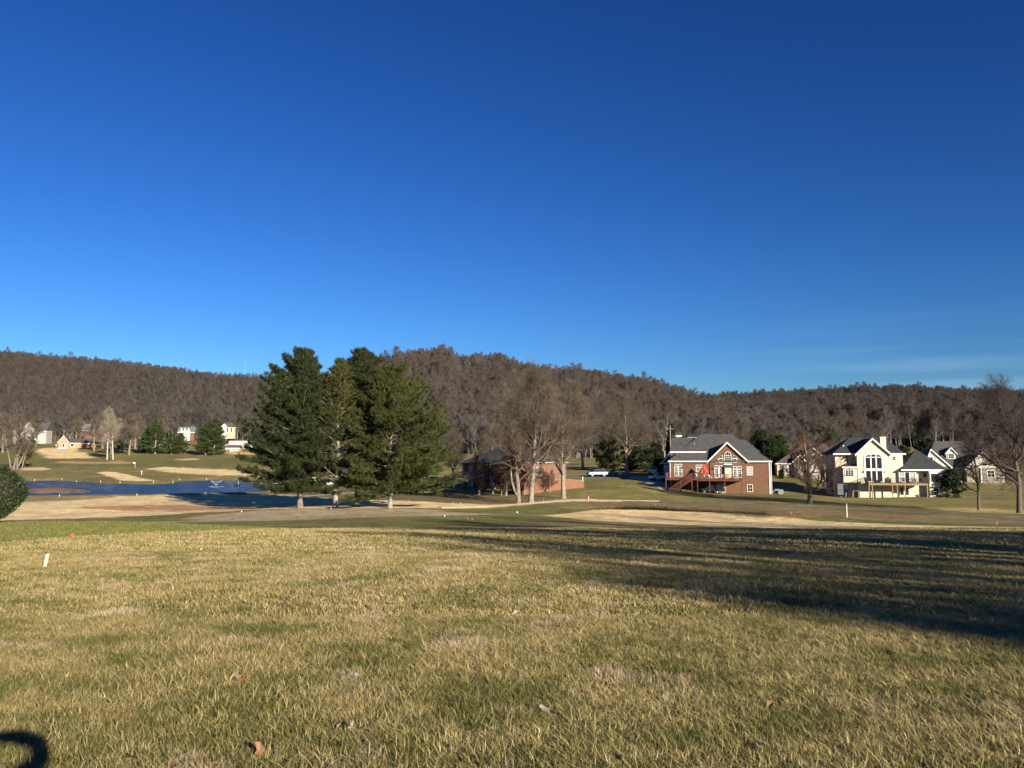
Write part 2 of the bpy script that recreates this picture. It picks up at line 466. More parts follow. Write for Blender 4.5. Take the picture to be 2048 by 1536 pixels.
# ------------------------------------------------------------------ ground sheet
def paint_regions(x, y):
    """what grows where: base colours of turf, sand and soil over the course"""
    n1 = fbm(x * .06, y * .06, 3); n2 = fbm(x * .25 + 40, y * .25, 3); n3 = fbm(x * .9, y * .9 + 7, 2)
    C = np.zeros(x.shape + (3,))
    green = np.array((.135, .125, .042)); dry = np.array((.26, .195, .09)); straw = np.array((.36, .285, .14))
    k = np.clip(.40 + .55 * n1 + .35 * n2, 0, 1)[..., None]
    C[:] = green * (1 - k) + dry * k
    lawn = (1 - smooth(26, 34, y + 4 * n2))[..., None]
    k2 = np.clip(.55 + .5 * n2 + .3 * n3, 0, 1)[..., None]
    C = C * (1 - lawn) + lawn * (np.array((.075, .060, .028)) * (1 - k2) + np.array((.14, .105, .055)) * k2)
    def put(pix, col, soft=.6, rag=.8, amt=1.0, col2=None):
        nonlocal C
        P = np.array(gxy(pix))
        m = (x > P[:, 0].min() - 8) & (x < P[:, 0].max() + 8) & (y > P[:, 1].min() - 8) & (y < P[:, 1].max() + 8)
        if not m.any(): return
        s = sdf(x[m], y[m], P) + rag * n3[m] + rag * 1.5 * n2[m]
        a = (amt * smooth(-soft, soft, s))[:, None]
        c = np.array(col)
        if col2 is not None:
            q = np.clip(.5 + .9 * n2[m] + .4 * n3[m], 0, 1)[:, None]
            c = np.array(col) * (1 - q) + np.array(col2) * q
        else:
            c = c * (1 + .16 * n2[m] + .10 * n3[m])[:, None]
        C[m] = C[m] * (1 - a) + c * a
    tan = (.62, .46, .225); pale = (.72, .565, .30); soil = (.34, .17, .085); grn = (.115, .118, .034)
    # far side of the pond
    put([(-200, 925), (600, 925), (600, 962), (-200, 962)], (.14, .13, .043), 3, 3, .7, (.24, .19, .08))
    put([(-300, 900), (80, 904), (100, 919), (300, 919), (520, 915), (520, 930), (-300, 934)], grn, 3, 3, .8, (.15, .15, .05))
    put([(73, 899), (95, 895), (150, 896), (159, 904), (181, 909), (193, 916), (101, 917.5), (81, 907)], tan, 1.5, 2, 1, pale)
    put([(40, 938), (60, 935), (85, 935), (102, 939), (80, 941), (50, 941)], tan, 1, 1)
    put([(105, 926), (125, 922), (200, 924), (240, 921), (268, 925), (262, 928), (200, 928), (150, 927)], (.40, .25, .13), 1, 1)
    put([(193, 945), (210, 943.5), (232, 944), (262, 951), (313, 961), (290, 962), (245, 961.5), (225, 955)], pale, .6, .6)
    put([(290, 937), (330, 934), (420, 938), (520, 940), (520, 950), (420, 950), (350, 946)], tan, 1.5, 2, 1, pale)
    put([(345, 919), (390, 917), (400, 919), (370, 921)], tan, 1.5, 1)
    put([(440, 903), (500, 905), (520, 909), (470, 909)], tan, 2, 1)
    # fairway between the pond and the tee
    put([(-300, 994), (47, 995), (170, 993), (300, 991), (430, 989), (560, 989), (700, 990), (720, 1000), (860, 1004), (1000, 1010), (1040, 1012), (980, 1017), (900, 1017), (620, 1017), (480, 1021), (330, 1030), (150, 1036), (20, 1040), (-300, 1045)], tan, 1, 1.2, 1, pale)
    put([(60, 994), (170, 993), (240, 993), (120, 1002), (30, 1005), (-60, 1004), (-60, 995)], (.16, .15, .055), 1, 1.2, .8)
    put([(140, 1014), (300, 1010), (430, 1011), (560, 1016), (500, 1020), (360, 1022), (220, 1020)], (.40, .235, .12), .8, 1.2, .85, soil)
    put([(600, 993), (720, 990), (1000, 1006), (1000, 1009), (860, 1003), (720, 998)], (.20, .14, .065), .8, 1)
    put([(560, 985), (700, 975), (850, 968), (980, 985), (1090, 990), (1110, 1001), (1000, 1007), (850, 1001), (700, 994), (600, 993)], (.17, .125, .06), 1.5, 1.5, .9, (.13, .115, .045))
    # grey dormant tee in front of the pines
    put([(365, 1036), (440, 1029), (520, 1021), (600, 1017), (760, 1017), (900, 1020), (985, 1026), (1000, 1029), (900, 1031), (700, 1036), (560, 1041), (420, 1042)], (.33, .265, .165), .7, .6, 1, (.38, .31, .20))
    put([(870, 1022), (960, 1017), (1040, 1013), (1120, 1013), (1170, 1018), (1090, 1026), (1010, 1029), (930, 1026)], (.16, .16, .055), 1, 1)
    put([(-300, 1047), (150, 1040), (400, 1043), (560, 1042), (900, 1032), (1050, 1032), (1200, 1040), (1000, 1046), (600, 1058), (300, 1070), (100, 1076), (-300, 1082)], grn, 1.2, 1.4, .9, (.17, .165, .06))
    put([(135, 1046), (300, 1043), (520, 1041), (520, 1042.5), (300, 1045), (150, 1048)], straw, .4, .6, .8)
    # pale green on the right with the ditch behind it
    put([(1095, 1031), (1160, 1023), (1230, 1019), (1330, 1020), (1430, 1027), (1530, 1034), (1700, 1044), (1900, 1052), (2100, 1056), (2300, 1060), (2300, 1064), (1900, 1060), (1500, 1053), (1300, 1047), (1180, 1040)], pale, .5, .5, 1, tan)
    put([(1130, 1011), (1200, 1006), (1330, 1006), (1500, 1012), (1700, 1022), (2048, 1044), (2300, 1058), (2048, 1051), (1800, 1044), (1650, 1040), (1500, 1029), (1330, 1017), (1220, 1015)], (.23, .155, .08), .8, 1.2, .95, (.20, .15, .07))
    put([(1160, 1012), (1240, 1009), (1330, 1012), (1250, 1016)], (.27, .155, .075), .6, .8, .7)
    put([(1580, 1036), (1700, 1036), (1900, 1046), (2048, 1052), (2048, 1053), (1800, 1048)], (.10, .12, .035), .6, .9, .9)
    put([(1845, 1015), (1900, 1011), (2000, 1018), (2100, 1022), (2080, 1028), (1950, 1026)], (.46, .36, .14), .8, 1.5, .8)
    put([(1150, 985), (1340, 975), (1340, 990), (1560, 992), (1900, 999), (2048, 1005), (2048, 1018), (1700, 1012), (1400, 1003), (1180, 996)], (.155, .15, .047), 1, 1.2, .9, (.23, .185, .07))
    put([(20, 978), (105, 973), (190, 981), (150, 989), (30, 988)], (.17, .10, .055), .5, .5, 1, (.24, .16, .08))
    return np.clip(C, .01, .9)

YR = np.concatenate([np.linspace(-60, 1.0, 40), np.exp(np.linspace(math.log(1.3), math.log(1300), 640))])
NU = 520
U = np.linspace(-1, 1, NU)
U = np.sign(U) * (0.72 * np.abs(U) + 0.28 * np.abs(U) ** 3)
YY, UU = np.meshgrid(YR, U, indexing='ij')
XX = UU * (1.02 * np.abs(YY) + 34)
ZZ = H(XX, YY)
V = np.stack([XX, YY, ZZ], -1).reshape(-1, 3)
ii = np.arange(len(YR) * NU).reshape(len(YR), NU)
F = np.stack([ii[:-1, :-1], ii[:-1, 1:], ii[1:, 1:], ii[1:, :-1]], -1).reshape(-1, 4)

def ground_mat():
    m = bpy.data.materials.new('turf'); m.use_nodes = True
    t = m.node_tree; b = t.nodes['Principled BSDF']
    b.inputs['Roughness'].default_value = .95; b.inputs['Specular IOR Level'].default_value = .1
    a = t.nodes.new('ShaderNodeAttribute'); a.attribute_name = 'turf'
    g = t.nodes.new('ShaderNodeNewGeometry')
    prev = a.outputs['Color']
    for sc, lo, hi, de in ((9.0, .60, 1.40, 6), (2.6, .66, 1.34, 5), (.75, .64, 1.36, 5), (.16, .80, 1.20, 3)):
        n = t.nodes.new('ShaderNodeTexNoise'); n.inputs['Scale'].default_value = sc; n.inputs['Detail'].default_value = de; n.inputs['Roughness'].default_value = .65
        t.links.new(g.outputs['Position'], n.inputs['Vector'])
        r = t.nodes.new('ShaderNodeMapRange'); r.inputs[1].default_value = .3; r.inputs[2].default_value = .7; r.inputs[3].default_value = lo; r.inputs[4].default_value = hi
        t.links.new(n.outputs[0], r.inputs[0])
        mx = t.nodes.new('ShaderNodeMixRGB'); mx.blend_type = 'MULTIPLY'; mx.inputs['Fac'].default_value = 1
        t.links.new(prev, mx.inputs['Color1']); t.links.new(r.outputs[0], mx.inputs['Color2'])
        prev = mx.outputs[0]
        if sc == 9.0:
            bp = t.nodes.new('ShaderNodeBump'); bp.inputs['Strength'].default_value = .6; bp.inputs['Distance'].default_value = .06
            t.links.new(n.outputs[0], bp.inputs['Height']); t.links.new(bp.outputs[0], b.inputs['Normal'])
    t.links.new(prev, b.inputs['Base Color'])
    return m

me = np_mesh('ground', V, F, ground_mat(), True)
ca = me.color_attributes.new('turf', 'FLOAT_COLOR', 'POINT')
cc = np.ones((len(V), 4), np.float32); cc[:, :3] = paint_regions(XX.ravel(), YY.ravel())
ca.data.foreach_set('color', cc.ravel())
tag(link('ground', me), kind='structure')

# ------------------------------------------------------------------ water
def water_mat():
    m = bpy.data.materials.new('pond_water'); m.use_nodes = True
    t = m.node_tree; b = t.nodes['Principled BSDF']
    b.inputs['Base Color'].default_value = (.012, .026, .045, 1)
    b.inputs['Roughness'].default_value = .14; b.inputs['IOR'].default_value = 1.33; b.inputs['Specular IOR Level'].default_value = .5
    g = t.nodes.new('ShaderNodeNewGeometry')
    mpn = t.nodes.new('ShaderNodeMapping'); mpn.inputs['Scale'].default_value = (1.0, 1.6, 1.0); t.links.new(g.outputs['Position'], mpn.inputs[0])
    n = t.nodes.new('ShaderNodeTexNoise'); n.inputs['Scale'].default_value = 2.2; n.inputs['Detail'].default_value = 4
    t.links.new(mpn.outputs[0], n.inputs['Vector'])
    bp = t.nodes.new('ShaderNodeBump'); bp.inputs['Strength'].default_value = 1.0; bp.inputs['Distance'].default_value = .12
    t.links.new(n.outputs[0], bp.inputs['Height']); t.links.new(bp.outputs[0], b.inputs['Normal'])
    return m
# wind-ruffled sheet: real wavelets, running a little under the banks
PA = np.array(POND)
gx_ = np.arange(PA[:, 0].min() - 2, PA[:, 0].max() + 2, .62); gy_ = np.arange(PA[:, 1].min() - 2, PA[:, 1].max() + 2, .50)
WX, WY = np.meshgrid(gx_, gy_)
WS = sdf(WX, WY, POND)
rw = np.random.RandomState(12); WZ = np.zeros(WX.shape)
for _ in range(14):
    lam = rw.uniform(1.9, 4.2); th_ = rw.normal(1.2, .75); kx, ky = 2 * np.pi / lam * math.cos(th_), 2 * np.pi / lam * math.sin(th_)
    WZ += .018 * lam / 2.6 * np.sin(kx * WX + ky * WY + rw.rand() * 6.28)
gust = np.clip(.8 + .6 * fbm(WX * .035, WY * .035, 2), .25, 1.3)
WZ *= gust * smooth(-1, 6, WS)
wi = np.arange(WX.size).reshape(WX.shape)
WF = np.stack([wi[:-1, :-1], wi[:-1, 1:], wi[1:, 1:], wi[1:, :-1]], -1)[(WS[:-1, :-1] > -1.6)]
WV = np.stack([WX, WY, POND_Z + WZ], -1).reshape(-1, 3)
used = np.zeros(len(WV), bool); used[WF.ravel()] = True
remap = np.cumsum(used) - 1
tag(link('pond', np_mesh('pond', WV[used], remap[WF], water_mat(), True)), kind='structure')

# ------------------------------------------------------------------ paths and drives
def strip(name, centre, widths, m, lift=.05, kind='structure', sub=6):
    pts = []; ws = []
    for i in range(len(centre) - 1):
        for k in range(sub):
            f = k / sub
            pts.append(Vector(centre[i]).lerp(Vector(centre[i + 1]), f)); ws.append(widths[i] * (1 - f) + widths[i + 1] * f)
    pts.append(Vector(centre[-1])); ws.append(widths[-1])
    for _ in range(3):
        pts = [pts[0]] + [(pts[i - 1] + pts[i] * 2 + pts[i + 1]) / 4 for i in range(1, len(pts) - 1)] + [pts[-1]]
    vs = []; fs = []; NW = 5
    for i, p in enumerate(pts):
        d = (pts[min(i + 1, len(pts) - 1)] - pts[max(i - 1, 0)]).normalized(); s = Vector((d.y, -d.x))
        for k in range(NW):
            f = k / (NW - 1) - .5
            rag = .12 * math.sin(i * 1.7 + k) * ws[i] * (abs(f) > .4)
            q = p + s * (f * ws[i] + rag * (1 if f > 0 else -1))
            vs.append((q.x, q.y, Hs(q.x, q.y) + lift - (.10 if k in (0, NW - 1) else 0)))
    for i in range(len(pts) - 1):
        for k in range(NW - 1):
            a = i * NW + k; fs.append((a, a + 1, a + NW + 1, a + NW))
    me = bpy.data.meshes.new(name); me.from_pydata(vs, [], fs); me.materials.append(m)
    for p in me.polygons:
        p.use_smooth = True
    o = link(name, me); tag(o, kind=kind)
    if me.polygons[0].normal.z < 0: me.flip_normals()
    return o
ASPH = mat('path_asphalt', (.105, .10, .10), .9, .25, 1.5, .2, (.14, .13, .12))
CONC = mat('path_concrete', (.36, .33, .28), .9, .15, 1.2, .15)
SANDY = mat('path_sand', (.56, .46, .29), .95, .18, 1.0, .3)
def g2(*pp): return [ground(*p)[:2] for p in pp]
strip('cart_path', g2((1150, 1000), (1280, 1003), (1400, 1007), (1560, 1012), (1700, 1018), (1850, 1026), (2048, 1040), (2250, 1056)), [2.6] * 8, ASPH)
strip('sand_path', g2((880, 1016), (960, 1013), (1030, 1009), (1090, 1004), (1140, 1000.5), (1190, 999.5)), [.8, 1.4, 2.6, 3.4, 4.4, 3.5], SANDY, .09)
strip('worn_path', g2((1140, 1001), (1200, 1001.5), (1260, 1002), (1318, 1002.5)), [4.0, 3.0, 2.0, .7], SANDY, .09)
strip('concrete_path', g2((530, 996), (600, 993), (690, 987), (760, 980), (850, 973), (900, 971)), [1.6, 2.0, 2.0, 2.0, 2.0, 2.0], CONC)
strip('street', [(-10, 182), (10, 172), (20, 171), (32, 172), (48, 190)], [6, 6, 6, 6, 6], ASPH, .06)
strip('driveway', [(27, 171), (29.5, 163), (30, 156), (30.5, 150)], [5, 5, 4.5, 3.5], CONC, .09)
strip('far_street', [(-340, 560), (-300, 548), (-278, 545), (-262, 565), (-255, 600)], [7, 7, 7, 7, 7], ASPH, .15)

# ------------------------------------------------------------------ wooded hills
LITTER = mat('leaf_litter', (.075, .055, .038), .95, .4, .08, .5, (.10, .075, .052))
HILLS = []
def hill(name, ridge, D, base, treepx, ncol=90, nrow=36):
    """ridge: photo outline of the tree tops; D: distance of the ridge per column; base: (distance, height) of the foot"""
    pxs = np.linspace(ridge[0][0], ridge[-1][0], ncol)
    pys = np.interp(pxs, [r[0] for r in ridge], [r[1] for r in ridge])
    rows = []
    for a, b in zip(pxs, pys):
        Dm = np.interp(a, [d[0] for d in D], [d[1] for d in D])
        top = at(a, b + treepx, Dm)
        y0, z0 = (np.interp(a, [q[0] for q in base], [q[k] for q in base]) for k in (1, 2))
        foot = Vector(((a - CX) / FPX * y0, y0, 0)); foot.z = Hs(foot.x, foot.y) - 1.0
        col = []
        for k in range(nrow):
            t = k / (nrow - 11)
            if t <= 1:
                p = foot.lerp(top, t); s = t * t * (3 - 2 * t)
                p.z = foot.z + (top.z - foot.z) * (.55 * t + .45 * s)
            else:
                p = top + (top - foot) * (t - 1) * 1.0; p.z = top.z - (t - 1) ** 1.5 * 60
            w_ = math.sin(math.pi * min(t, 1)) if t < 1 else 0
            p.z += w_ * 7 * float(fbm(np.array([p.x * .012]), np.array([p.y * .012]), 3)[0])
            col.append(p)
        rows.append(col)
    A = np.array([[tuple(p) for p in c] for c in rows])
    n = np.arange(ncol * nrow).reshape(ncol, nrow)
    Fh = np.stack([n[:-1, :-1], n[1:, :-1], n[1:, 1:], n[:-1, 1:]], -1).reshape(-1, 4)
    o = link(name, np_mesh(name, A.reshape(-1, 3), Fh, LITTER, True)); tag(o, kind='structure')
    HILLS.append(A)
    return o
hill('wooded_hill', [(-700, 690), (-300, 686), (0, 693), (60, 699), (110, 706), (200, 712), (260, 718), (330, 722), (400, 735), (440, 742), (520, 745), (600, 742), (800, 735), (1000, 760)],
     [(-700, 800), (1000, 800)], [(-700, 630, 12), (300, 640, 13), (1000, 600, 14)], 30)
hill('wooded_hill', [(545, 870), (575, 800), (640, 760), (700, 738), (760, 716), (800, 701), (850, 688), (880, 685), (905, 692), (925, 712), (945, 702), (1000, 700), (1050, 722), (1100, 731), (1200, 737), (1260, 750), (1340, 769), (1400, 786), (1500, 815), (1600, 848), (1700, 880), (1760, 900)],
     [(545, 540), (880, 600), (1100, 580), (1400, 520), (1760, 400)], [(545, 480, 6), (800, 340, 5), (1100, 300, 4), (1400, 300, 4), (1760, 330, 4)], 38)
hill('wooded_hill', [(1150, 830), (1300, 800), (1400, 788), (1480, 782), (1560, 777), (1640, 772), (1720, 768), (1800, 770), (1900, 772), (2000, 775), (2048, 777), (2300, 782), (2800, 800)],
     [(1150, 720), (2800, 720)], [(1150, 460, 8), (1600, 430, 8), (2000, 400, 7), (2800, 400, 7)], 37)
# close the valley behind the hills with a far rim so no edge of the sheet shows

# ------------------------------------------------------------------ vegetation generators
def frames(D):
    D = D / np.maximum(np.linalg.norm(D, axis=1, keepdims=True), 1e-9)
    ref = np.where(np.abs(D[:, 2:3]) < .9, np.array([[0, 0, 1.0]]), np.array([[1.0, 0, 0]]))
    s = np.cross(D, ref); s /= np.linalg.norm(s, axis=1, keepdims=True)
    return D, s, np.cross(s, D)

def segs_arrays(S, n):
    """tapered n-sided tubes; S rows: p0(3) p1(3) r0 r1"""
    S = np.asarray(S, float)
    D, s, u = frames(S[:, 3:6] - S[:, 0:3])
    a = np.arange(n) * 2 * np.pi / n
    ring = s[:, None, :] * np.cos(a)[None, :, None] + u[:, None, :] * np.sin(a)[None, :, None]
    lo = S[:, None, 0:3] + ring * S[:, None, 6:7]; hi = S[:, None, 3:6] + ring * S[:, None, 7:8]
    V = np.concatenate([lo, hi], 1).reshape(-1, 3)
    base = (np.arange(len(S)) * 2 * n)[:, None]
    i = np.arange(n)[None, :]; j = (i + 1) % n
    F = np.stack([base + i, base + j, base + n + j, base + n + i], -1).reshape(-1, 4)
    return V, F

def blades_arrays(P, D, L, W, rng, quad=False):
    """thin leaf or twig faces standing at P along D"""
    D, s, u = frames(D)
    th = rng.rand(len(P)) * 2 * np.pi
    side = s * np.cos(th)[:, None] + u * np.sin(th)[:, None]
    L = np.asarray(L)[:, None]; W = np.asarray(W)[:, None]
    a = P + side * W / 2; b = P - side * W / 2; c = P + D * L
    if quad:
        mid = P + D * L * .5
        V = np.stack([P, mid + side * W / 2, c, mid - side * W / 2], 1).reshape(-1, 3)
        F = np.arange(len(P) * 4).reshape(-1, 4)
    else:
        V = np.stack([a, b, c], 1).reshape(-1, 3); F = np.arange(len(P) * 3).reshape(-1, 3)
    return V, F

def join_mesh(name, parts, m):
    """parts: list of (V, F) with mixed face sizes"""
    V = np.concatenate([p[0] for p in parts]); off = 0
    loops = []; tot = []
    for v, f in parts:
        loops.append((f + off).ravel()); tot.append(np.full(len(f), f.shape[1])); off += len(v)
    loops = np.concatenate(loops).astype(np.int32); tot = np.concatenate(tot).astype(np.int32)
    me = bpy.data.meshes.new(name)
    me.vertices.add(len(V)); me.vertices.foreach_set('co', V.astype(np.float32).ravel())
    me.loops.add(len(loops)); me.loops.foreach_set('vertex_index', loops)
    me.polygons.add(len(tot)); me.polygons.foreach_set('loop_start', np.concatenate([[0], np.cumsum(tot)[:-1]]).astype(np.int32))
    me.polygons.foreach_set('loop_total', tot)
    me.update(calc_edges=True)
    me.materials.append(m)
    return me

def bare_segments(seed, h, r0, clear=.18, wide=.5, levels=4, limbs=2, kids=(2, 2, 2, 2), upright=.5, nseg=(9, 7, 5, 4, 3), lean=(0, 0), start=(.2, .2, .15, .1), flat=0.0, droop=0.0, wob=1.0):
    rng = random.Random(seed)
    S = []; T = []
    W = [.07 * wob, .20 * wob, .26 * wob, .30, .3]
    def rv(): return Vector((rng.gauss(0, 1), rng.gauss(0, 1), rng.gauss(0, 1)))
    def grow(p, d, L, r, lev):
        n = nseg[lev]; step = L / n
        for i in range(n):
            f = (i + 1) / n
            d = (d + rv() * W[lev] * .6 + Vector((0, 0, 1)) * ((.10 if lev == 0 else .09 * upright * 2 - droop * f * .25))).normalized()
            q = p + d * step
            ra = r * (1 - .80 * (i / n) ** .9); rb = r * (1 - .80 * f ** .9)
            S.append((*p, *q, ra, rb, lev))
            if lev < levels and (f > start[lev] if lev else f > clear):
                for c in range(kids[lev] if rng.random() < .9 else max(1, kids[lev] - 1)):
                    ax = rv().cross(d).normalized()
                    ang = R(rng.uniform(38, 72) if lev == 0 else rng.uniform(28, 62))
                    if lev == 0: ang *= (1.25 - .75 * f)
                    dc = (Matrix.Rotation(ang, 3, ax) @ d)
                    if lev == 0:
                        dc.z = max(dc.z, .12) if not droop else max(dc.z, -.05)
                        Lc = h * wide * rng.uniform(.7, 1.1) * (1.08 - .72 * max(0, f - clear) / (1 - clear))
                    else:
                        Lc = L * rng.uniform(.42, .70) * (1.1 - .55 * f)
                    dc.normalize()
                    if lev + 1 == 4 or (lev + 1 == levels and levels < 4):
                        T.append((*q, *dc, Lc, max(rb * .9, .004)))
                    else:
                        grow(q, dc, Lc, min(rb * .72, r * .5), lev + 1)
            p = q
    # root flare
    S.append((0, 0, -.35, 0, 0, .02 * h, r0 * 1.55, r0 * 1.12, 0))
    grow(Vector((0, 0, .02 * h)), Vector((lean[0], lean[1], 1)).normalized(), h * .92, r0 * 1.1, 0)
    return np.array(S), np.array(T)

def bare_meshes(name, m_trunk, m_twig, twig_w=.022, **kw):
    S, T = bare_segments(**kw)
    rng = np.random.RandomState(kw['seed'])
    tr = S[S[:, 8] == 0]; rest = S[S[:, 8] > 0]
    big = rest[rest[:, 6] > .06]; mid = rest[rest[:, 6] <= .06]
    me_t = join_mesh(name + '_trunk', [segs_arrays(tr[:, :8], 10)], m_trunk)
    for p in me_t.polygons: p.use_smooth = True
    parts = []
    if len(big): parts.append(segs_arrays(big[:, :8], 6))
    if len(mid): parts.append(segs_arrays(np.concatenate([mid[:, :6], np.maximum(mid[:, 6:8], .006)], 1), 3))
    parts.append(blades_arrays(T[:, :3], T[:, 3:6] + rng.normal(0, .12, (len(T), 3)), T[:, 6], np.full(len(T), twig_w), rng))
    # two side twigs each, so the outline frays
    for k in range(2):
        P = T[:, :3] + T[:, 3:6] * T[:, 6:7] * rng.uniform(.2, .6, (len(T), 1))
        parts.append(blades_arrays(P, T[:, 3:6] + rng.normal(0, .55, (len(T), 3)), T[:, 6] * rng.uniform(.35, .65, len(T)), np.full(len(T), twig_w * .8), rng))
    return me_t, join_mesh(name + '_crown', parts, m_twig)

BARK = mat('oak_bark', (.12, .095, .075), .95, .35, 3, .5, (.19, .16, .13), stretch=(4, 4, .7))
BARKL = mat('pale_bark', (.145, .12, .095), .9, .35, 3, .3, (.225, .195, .16), stretch=(3, 3, 1))
BARKD = mat('dark_bark', (.075, .06, .05), .95, .35, 4, .5, (.11, .09, .075), stretch=(4, 4, .8))
TWIG = mat('twig_grey_brown', (.075, .060, .045), .9, .3, .4, 0, (.105, .085, .065))
TWIGR = mat('twig_red_brown', (.075, .044, .034), .9, .3, .4, 0, (.105, .065, .05))
TWIGD = mat('twig_dark', (.042, .033, .03), .9, .3, .4, 0, (.06, .048, .042))
TWIGL = mat('twig_pale', (.19, .16, .125), .9, .3, .4, 0, (.24, .205, .165))
BARKW = mat('white_bark', (.25, .225, .19), .9, .3, 3, .3, (.36, .33, .285), stretch=(3, 3, 1))

def put_tree(name, label, meshes, loc, scale=1.0, rz=0.0, group=None, cat='tree', sx=1.0):
    t = thing(name, label, cat, loc, rz, group)
    t.scale = (scale * sx, scale * sx, scale)
    link('trunk', meshes[0], t); link('crown', meshes[1], t)
    return t

# ------------------------------------------------------------------ the far woods: one mass per hill
def forest_protos():
    out = []
    cols = [((0.125, 0.111, 0.101), (0.070, 0.060, 0.054)), ((0.158, 0.144, 0.133), (0.079, 0.070, 0.064)), ((0.099, 0.087, 0.080), (0.062, 0.052, 0.046)), ((0.198, 0.188, 0.180), (0.083, 0.075, 0.068)), ((0.113, 0.101, 0.092), (0.079, 0.059, 0.048)), ((0.085, 0.080, 0.080), (0.054, 0.049, 0.046)), ((0.249, 0.237, 0.234), (0.073, 0.065, 0.059))]
    for k, (tc_, wc) in enumerate(cols):
        S, T = bare_segments(seed=300 + k, h=17 + k % 3, r0=.19, clear=.36 + .05 * (k % 3), wide=.34 + .04 * (k % 2), levels=3, kids=(3, 2, 3, 0), nseg=(7, 4, 3, 3, 3), upright=.85, start=(.3, .2, .2, .1), wob=1.3)
        rng = np.random.RandomState(k)
        S[:, 6:8] = np.maximum(S[:, 6:8], .022)
        wood = [segs_arrays(S[S[:, 8] == 0][:, :8], 5), segs_arrays(S[S[:, 8] > 0][:, :8], 3)]
        n0 = sum(len(q[1]) for q in wood)
        P = []; D = []; L = []
        for q in range(4):
            P.append(T[:, :3] + T[:, 3:6] * T[:, 6:7] * rng.uniform(0, .8, (len(T), 1))); D.append(T[:, 3:6] + rng.normal(0, .42, (len(T), 3)) + np.array([[0, 0, .40]])); L.append(np.maximum(T[:, 6], .9) * rng.uniform(.7, 1.5, len(T)))
        P = np.concatenate(P); D = np.concatenate(D); L = np.concatenate(L)
        a2 = join_mesh('wood_%d' % k, wood + [blades_arrays(P, D, L, np.full(len(P), .026), rng)], mat('wood_bark_%d' % k, tc_, .95, .2, .6))
        a2.materials.append(mat('wood_twig_%d' % k, wc, .95, .25, .25))
        idx = np.zeros(len(a2.polygons), np.int32); idx[n0:] = 1
        a2.polygons.foreach_set('material_index', idx)
        out.append(a2)
    return out
FP = forest_protos()

def pine_arrays(seed, h, r_of, az_of=None, lean=(0, 0), first=.12, whorl=.55, per=5, clump=12, dens=6.0, size=.34, wid=.055, dead=0.0, curve=.5, gap=0.0):
    rng = np.random.RandomState(seed)
    segs = []; P = []; D = []; dd = []
    nz_ = 14
    tp = [np.array((lean[0] * h * (k / nz_) + .12 * math.sin(k * .9 + seed), lean[1] * h * (k / nz_) + .1 * math.cos(k * 1.3 + seed), h * k / nz_)) for k in range(nz_ + 1)]
    tr0 = h * .0175
    for k in range(nz_):
        segs.append((*tp[k], *tp[k + 1], tr0 * (1 - .93 * k / nz_), tr0 * (1 - .93 * (k + 1) / nz_)))
    trunk = np.array(segs)
    trunk[0, 6] *= 1.35
    trunk[0, 2] -= .4
    br = []
    z = first * h
    while z < h * .985:
        f = z / h
        for b in range(per + rng.randint(-1, 2)):
            if rng.rand() < gap: continue
            az = rng.rand() * 2 * np.pi
            L = r_of(f) * rng.uniform(.62, 1.12) * (az_of(az, f) if az_of else 1)
            if L < .25: L = .25
            el = np.interp(f, [0, .3, .65, 1], [R(-4), R(8), R(28), R(62)]) + rng.normal(0, R(8))
            zz = z + rng.uniform(-.25, .25) * whorl
            k = min(int(zz / h * nz_), nz_ - 1); q = zz / h * nz_ - k
            p = tp[k] * (1 - q) + tp[k + 1] * q
            d = np.array((math.cos(az) * math.cos(el), math.sin(az) * math.cos(el), math.sin(el)))
            n = max(3, int(L / .7)); st = L / n; rr = .018 + .011 * L
            isdead = rng.rand() < (dead * np.interp(f, [.1, .35, .6, .75], [1, 1, .5, 0]))
            for i in range(n):
                d = d + np.array((0, 0, curve * .16 * (i / n))) + rng.normal(0, .05, 3); d /= np.linalg.norm(d)
                q2 = p + d * st
                br.append((*p, *q2, rr * (1 - .8 * i / n), rr * (1 - .8 * (i + 1) / n)))
                fr = (i + .5) / n
                if isdead:
                    for _ in range(3):
                        dv = d + rng.normal(0, .6, 3); dv /= np.linalg.norm(dv)
                        dd.append((*(p + (q2 - p) * rng.rand()), *dv, rng.uniform(.4, 1.1)))
                elif fr > .22:
                    m_ = rng.poisson(dens * st * np.interp(fr, [.2, .55, 1], [.5, 1, 1.25]))
                    side = np.cross(d, (0, 0, 1)); side /= np.linalg.norm(side) + 1e-9
                    for _ in range(m_):
                        spread = rng.uniform(-1, 1) * min(1.15, .30 * L + .2) * (1.15 - .7 * fr)
                        base = p + (q2 - p) * rng.rand() + side * spread + np.array((0, 0, rng.normal(.10, .12)))
                        dv = d * .8 + side * np.sign(spread) * .6 + np.array((0, 0, .35)) + rng.normal(0, .2, 3)
                        P.append(base); D.append(dv / np.linalg.norm(dv))
                p = q2
            if not isdead:
                for _ in range(2): P.append(p); D.append(d)
        z += whorl * rng.uniform(.75, 1.2) * (1 - .35 * f)
    P = np.array(P); D = np.array(D)
    N = len(P)
    PP = np.repeat(P, clump, 0) + rng.normal(0, .07, (N * clump, 3)); DD = np.repeat(D, clump, 0) + rng.normal(0, .62, (N * clump, 3))
    fol = blades_arrays(PP, DD, size * rng.uniform(.7, 1.2, len(PP)), np.full(len(PP), wid), rng)
    limbs = [segs_arrays(np.array(br), 4)]
    if dd:
        dd = np.array(dd); limbs.append(blades_arrays(dd[:, :3], dd[:, 3:6], dd[:, 6], np.full(len(dd), .03), rng))
    return trunk, limbs, fol

